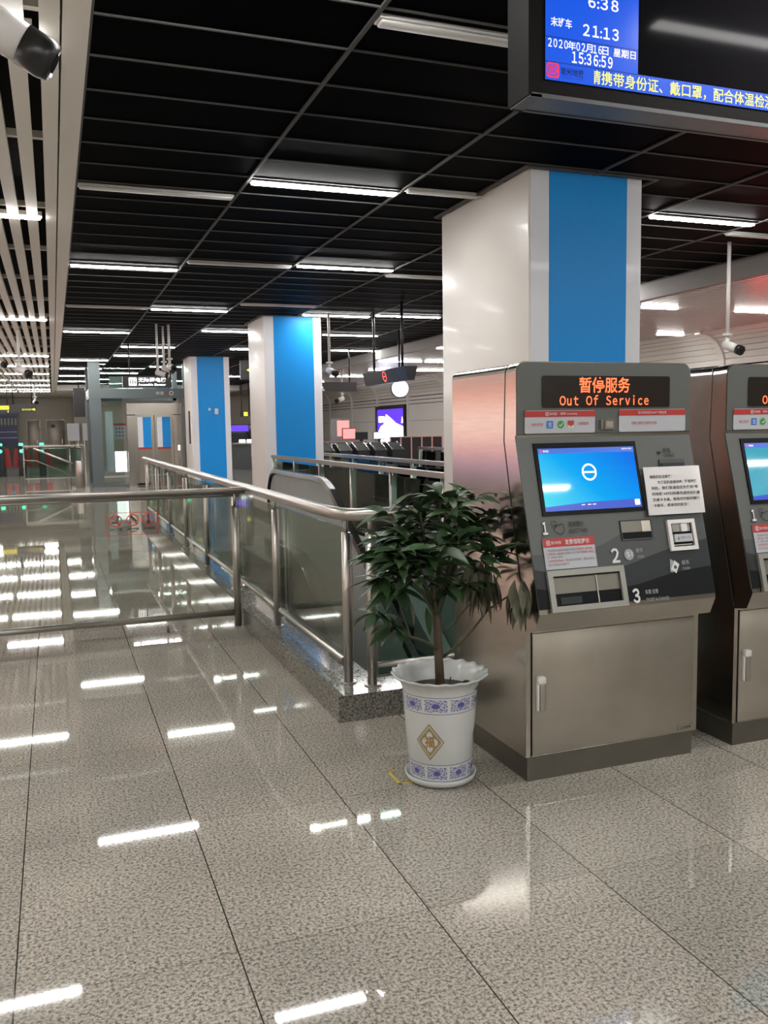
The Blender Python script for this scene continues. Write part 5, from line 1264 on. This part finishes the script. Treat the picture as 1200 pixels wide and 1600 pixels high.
# service desk
t = thing('service_desk', 'service counter with brown top right of the middle column, far away', 'counter', (8.6, 26.0, 0))
m = MB(); m.box(7.9, 10.2, 26.0, 26.8, 0, 0.98, 'wall'); m.build('counter_body', t)
m = MB(); m.box(7.85, 9.2, 25.95, 26.85, 0.98, 1.06, 'brown'); m.box(9.2, 10.3, 25.95, 26.85, 1.0, 1.04, 'tube'); m.build('counter_top', t)
t = thing('pink_screen', 'glowing pink-red display screen behind the service counter', 'screen', (9.6, 30.0, 0))
m = MB(); m.box(9.28, 10.0, 30.0, 30.06, 1.02, 1.82, 'grey_icon'); m.cyl((9.64, 30.05, 0), (9.64, 30.05, 1.1), 0.05, 'tube'); m.build('stand', t)
m = MB(); m.box(9.5, 9.95, 29.985, 30.0, 1.2, 1.76, 'ad_pink'); m.build('lit_face', t)
m = MB(); m.box(9.40, 9.85, 29.0, 29.03, 1.12, 1.46, 'ad_pink'); m.box(9.37, 9.88, 29.01, 29.05, 1.09, 1.49, 'red_label'); m.cyl((9.62, 29.04, 0), (9.62, 29.04, 1.1), 0.03, 'tube')
tag(m.build('notice_stand'), 'white notice in a red frame standing before the pink screen', 'notice')
for i, x in enumerate((8.95, 9.55)):
    t = thing('monitor', ['dark monitor on the far counter, left one', 'lit monitor on the far counter, right one'][i], 'monitor', (x, 26.3, 1.04))
    m = MB(); m.box(x - 0.02 , x + 0.4, 26.3, 26.33, 1.12, 1.36, 'grey_mid'); m.box(x + 0.15, x + 0.23, 26.28, 26.4, 1.042 if i else 1.062, 1.14, 'grey_dark'); m.build('case', t)
    m = MB(); m.box(x, x + 0.38, 26.29, 26.3, 1.14, 1.34, 'grey_dark' if i == 0 else 'scr_white'); m.build('display', t)
# counter with white machines and the person between the far columns
t = thing('glass_counter', 'low counter with white tops seen between the two far columns', 'counter', (6.9, 32.5, 0))
m = MB(); m.box(6.3, 8.3, 32.6, 33.3, 0, 0.95, 'grey_mid'); m.build('counter_body', t)
m = MB(); m.box(6.25, 8.35, 32.5, 33.35, 0.95, 1.0, 'tube'); m.build('counter_top', t)
for i, x in enumerate((6.55, 6.85, 7.15)):
    m = MB(); m.rbox(x, x + 0.2, 32.7, 33.0, 1.0, 1.12, 'white_sign', 0.02); tag(m.build('scanner_box'), ['small white lit box on the far counter, leftmost', 'small white lit box on the far counter, middle', 'small white lit box on the far counter, right'][i], 'box', 'lit boxes on the far counter')
t = thing('kiosk_cabinet', 'grey kiosk with violet header behind the low counter, between the far columns', 'kiosk', (6.8, 36.0, 0))
m = MB(); m.box(6.75, 7.6, 36.0, 36.5, 0, 1.35, 'grey_dark'); m.build('case', t)
m = MB(); m.box(6.8, 7.55, 35.98, 36.0, 1.42, 1.66, 'ad_violet'); m.box(6.75, 7.6, 36.0, 36.2, 1.35, 1.72, 'grey_mid'); m.build('header', t)
m = MB(); m.box(7.0, 7.6, 43.9, 44.18, 0, 2.2, 'white_edge'); tag(m.build('white_cabinet'), 'tall white cabinet at the far wall behind the person', 'cabinet')

# person: seated, dark jacket, seen from the side behind the counter
def person(px, py):
    t = thing('person', 'person in a black jacket behind the far counter, left of the middle column', 'person', (px, py, 0))
    def skin(name, verts, edges, radii, mat, sub=2):
        me = bpy.data.meshes.new(name); me.from_pydata([(a - px, b - py, c) for a, b, c in verts], edges, []); o = bpy.data.objects.new(name, me); COL.objects.link(o)
        o.parent = t; ORIG[o.name] = Vector((px, py, 0))
        sk = o.modifiers.new('skin', 'SKIN'); ss = o.modifiers.new('sub', 'SUBSURF'); ss.levels = sub; ss.render_levels = sub
        for i, r in enumerate(radii): o.data.skin_vertices[0].data[i].radius = r if isinstance(r, tuple) else (r, r)
        o.data.skin_vertices[0].data[0].use_root = True
        me.materials.append(MT[mat]); return o
    V, E, Rr = [], [], []
    def ch(pts, rs, root=None):
        k = root
        for p, r in zip(pts, rs):
            V.append((px + p[0], py + p[1], p[2])); Rr.append(r)
            if k is not None: E.append((k, len(V) - 1))
            k = len(V) - 1
        return k
    ch([(0, 0, 0.92), (0, 0, 1.12), (0, 0, 1.32), (0.0, -0.02, 1.43), (0, -0.03, 1.49), (0, -0.04, 1.57), (0, -0.04, 1.66)], [(0.15, 0.11), (0.14, 0.10), (0.17, 0.11), (0.09, 0.07), (0.05, 0.05), (0.085, 0.095), (0.075, 0.085)])
    for s_ in (-1, 1):
        ch([(0.19 * s_, -0.01, 1.38), (0.24 * s_, -0.04, 1.14), (0.20 * s_, -0.26, 1.06), (0.18 * s_, -0.36, 1.05)], [0.055, 0.045, 0.035, 0.03], 2)
        ch([(0.09 * s_, 0, 0.86), (0.10 * s_, -0.01, 0.48), (0.10 * s_, 0.02, 0.07), (0.10 * s_, -0.12, 0.04)], [0.085, 0.06, 0.045, 0.035], 0)
    b = skin('body', V, E, Rr, 'cloth_dark')
    b.data.materials.clear(); b.data.materials.append(MT['cloth_dark'])
    m = MB()
    bm = bmesh.new(); bmesh.ops.create_uvsphere(bm, u_segments=16, v_segments=12, radius=1)
    for q in bm.verts: q.co = Vector((px + q.co.x * 0.078, py - 0.045 + q.co.y * 0.095, 1.60 + q.co.z * 0.118))
    m.bm(bm, 'skin', True)
    bm = bmesh.new(); bmesh.ops.create_cone(bm, segments=8, radius1=0.016, radius2=0.006, depth=0.04, cap_ends=True)
    for q in bm.verts: q.co = Vector((px + q.co.x, py - 0.145 + q.co.y, 1.59 + q.co.z))
    m.bm(bm, 'skin', True)
    m.box(px - 0.025, px + 0.025, py - 0.138, py - 0.13, 1.54, 1.55, 'red_label')
    for s_ in (-1, 1): m.box(px + 0.03 * s_ - 0.012, px + 0.03 * s_ + 0.012, py - 0.138, py - 0.125, 1.612, 1.622, 'hair'); m.rbox(px + 0.078 * s_ - 0.01, px + 0.078 * s_ + 0.01, py - 0.06, py - 0.02, 1.575, 1.63, 'skin', 0.008)
    m.build('head', t)
    m = MB(); bm = bmesh.new(); bmesh.ops.create_uvsphere(bm, u_segments=16, v_segments=12, radius=1)
    bmesh.ops.delete(bm, geom=[q for q in bm.verts if q.co.z < 0.15 and q.co.y < 0.1 or q.co.z < -0.3], context='VERTS')
    for q in bm.verts: q.co = Vector((px + q.co.x * 0.086, py - 0.035 + q.co.y * 0.10, 1.61 + q.co.z * 0.124))
    m.bm(bm, 'hair', True); m.build('hair', t)
    m = MB()
    for s_ in (-1, 1):
        hx, hy, hz = px + 0.18 * s_, py - 0.38, 1.05
        m.rbox(hx - 0.035, hx + 0.035, hy - 0.06, hy + 0.03, hz - 0.012, hz + 0.014, 'skin', 0.008)
        for k in range(4): m.tube([(hx - 0.027 + 0.018 * k, hy - 0.05, hz + 0.002), (hx - 0.027 + 0.018 * k, hy - 0.09, hz), (hx - 0.026 + 0.0175 * k, hy - 0.115 - 0.008 * (k in (1, 2)), hz - 0.02)], [0.009, 0.0085, 0.007], 'skin', 6)
        m.tube([(hx - 0.03 * s_, hy - 0.005, hz), (hx - 0.055 * s_, hy - 0.035, hz), (hx - 0.06 * s_, hy - 0.06, hz - 0.008)], [0.011, 0.01, 0.008], 'skin', 6)
    m.build('hands', t)
person(7.20, 33.75)
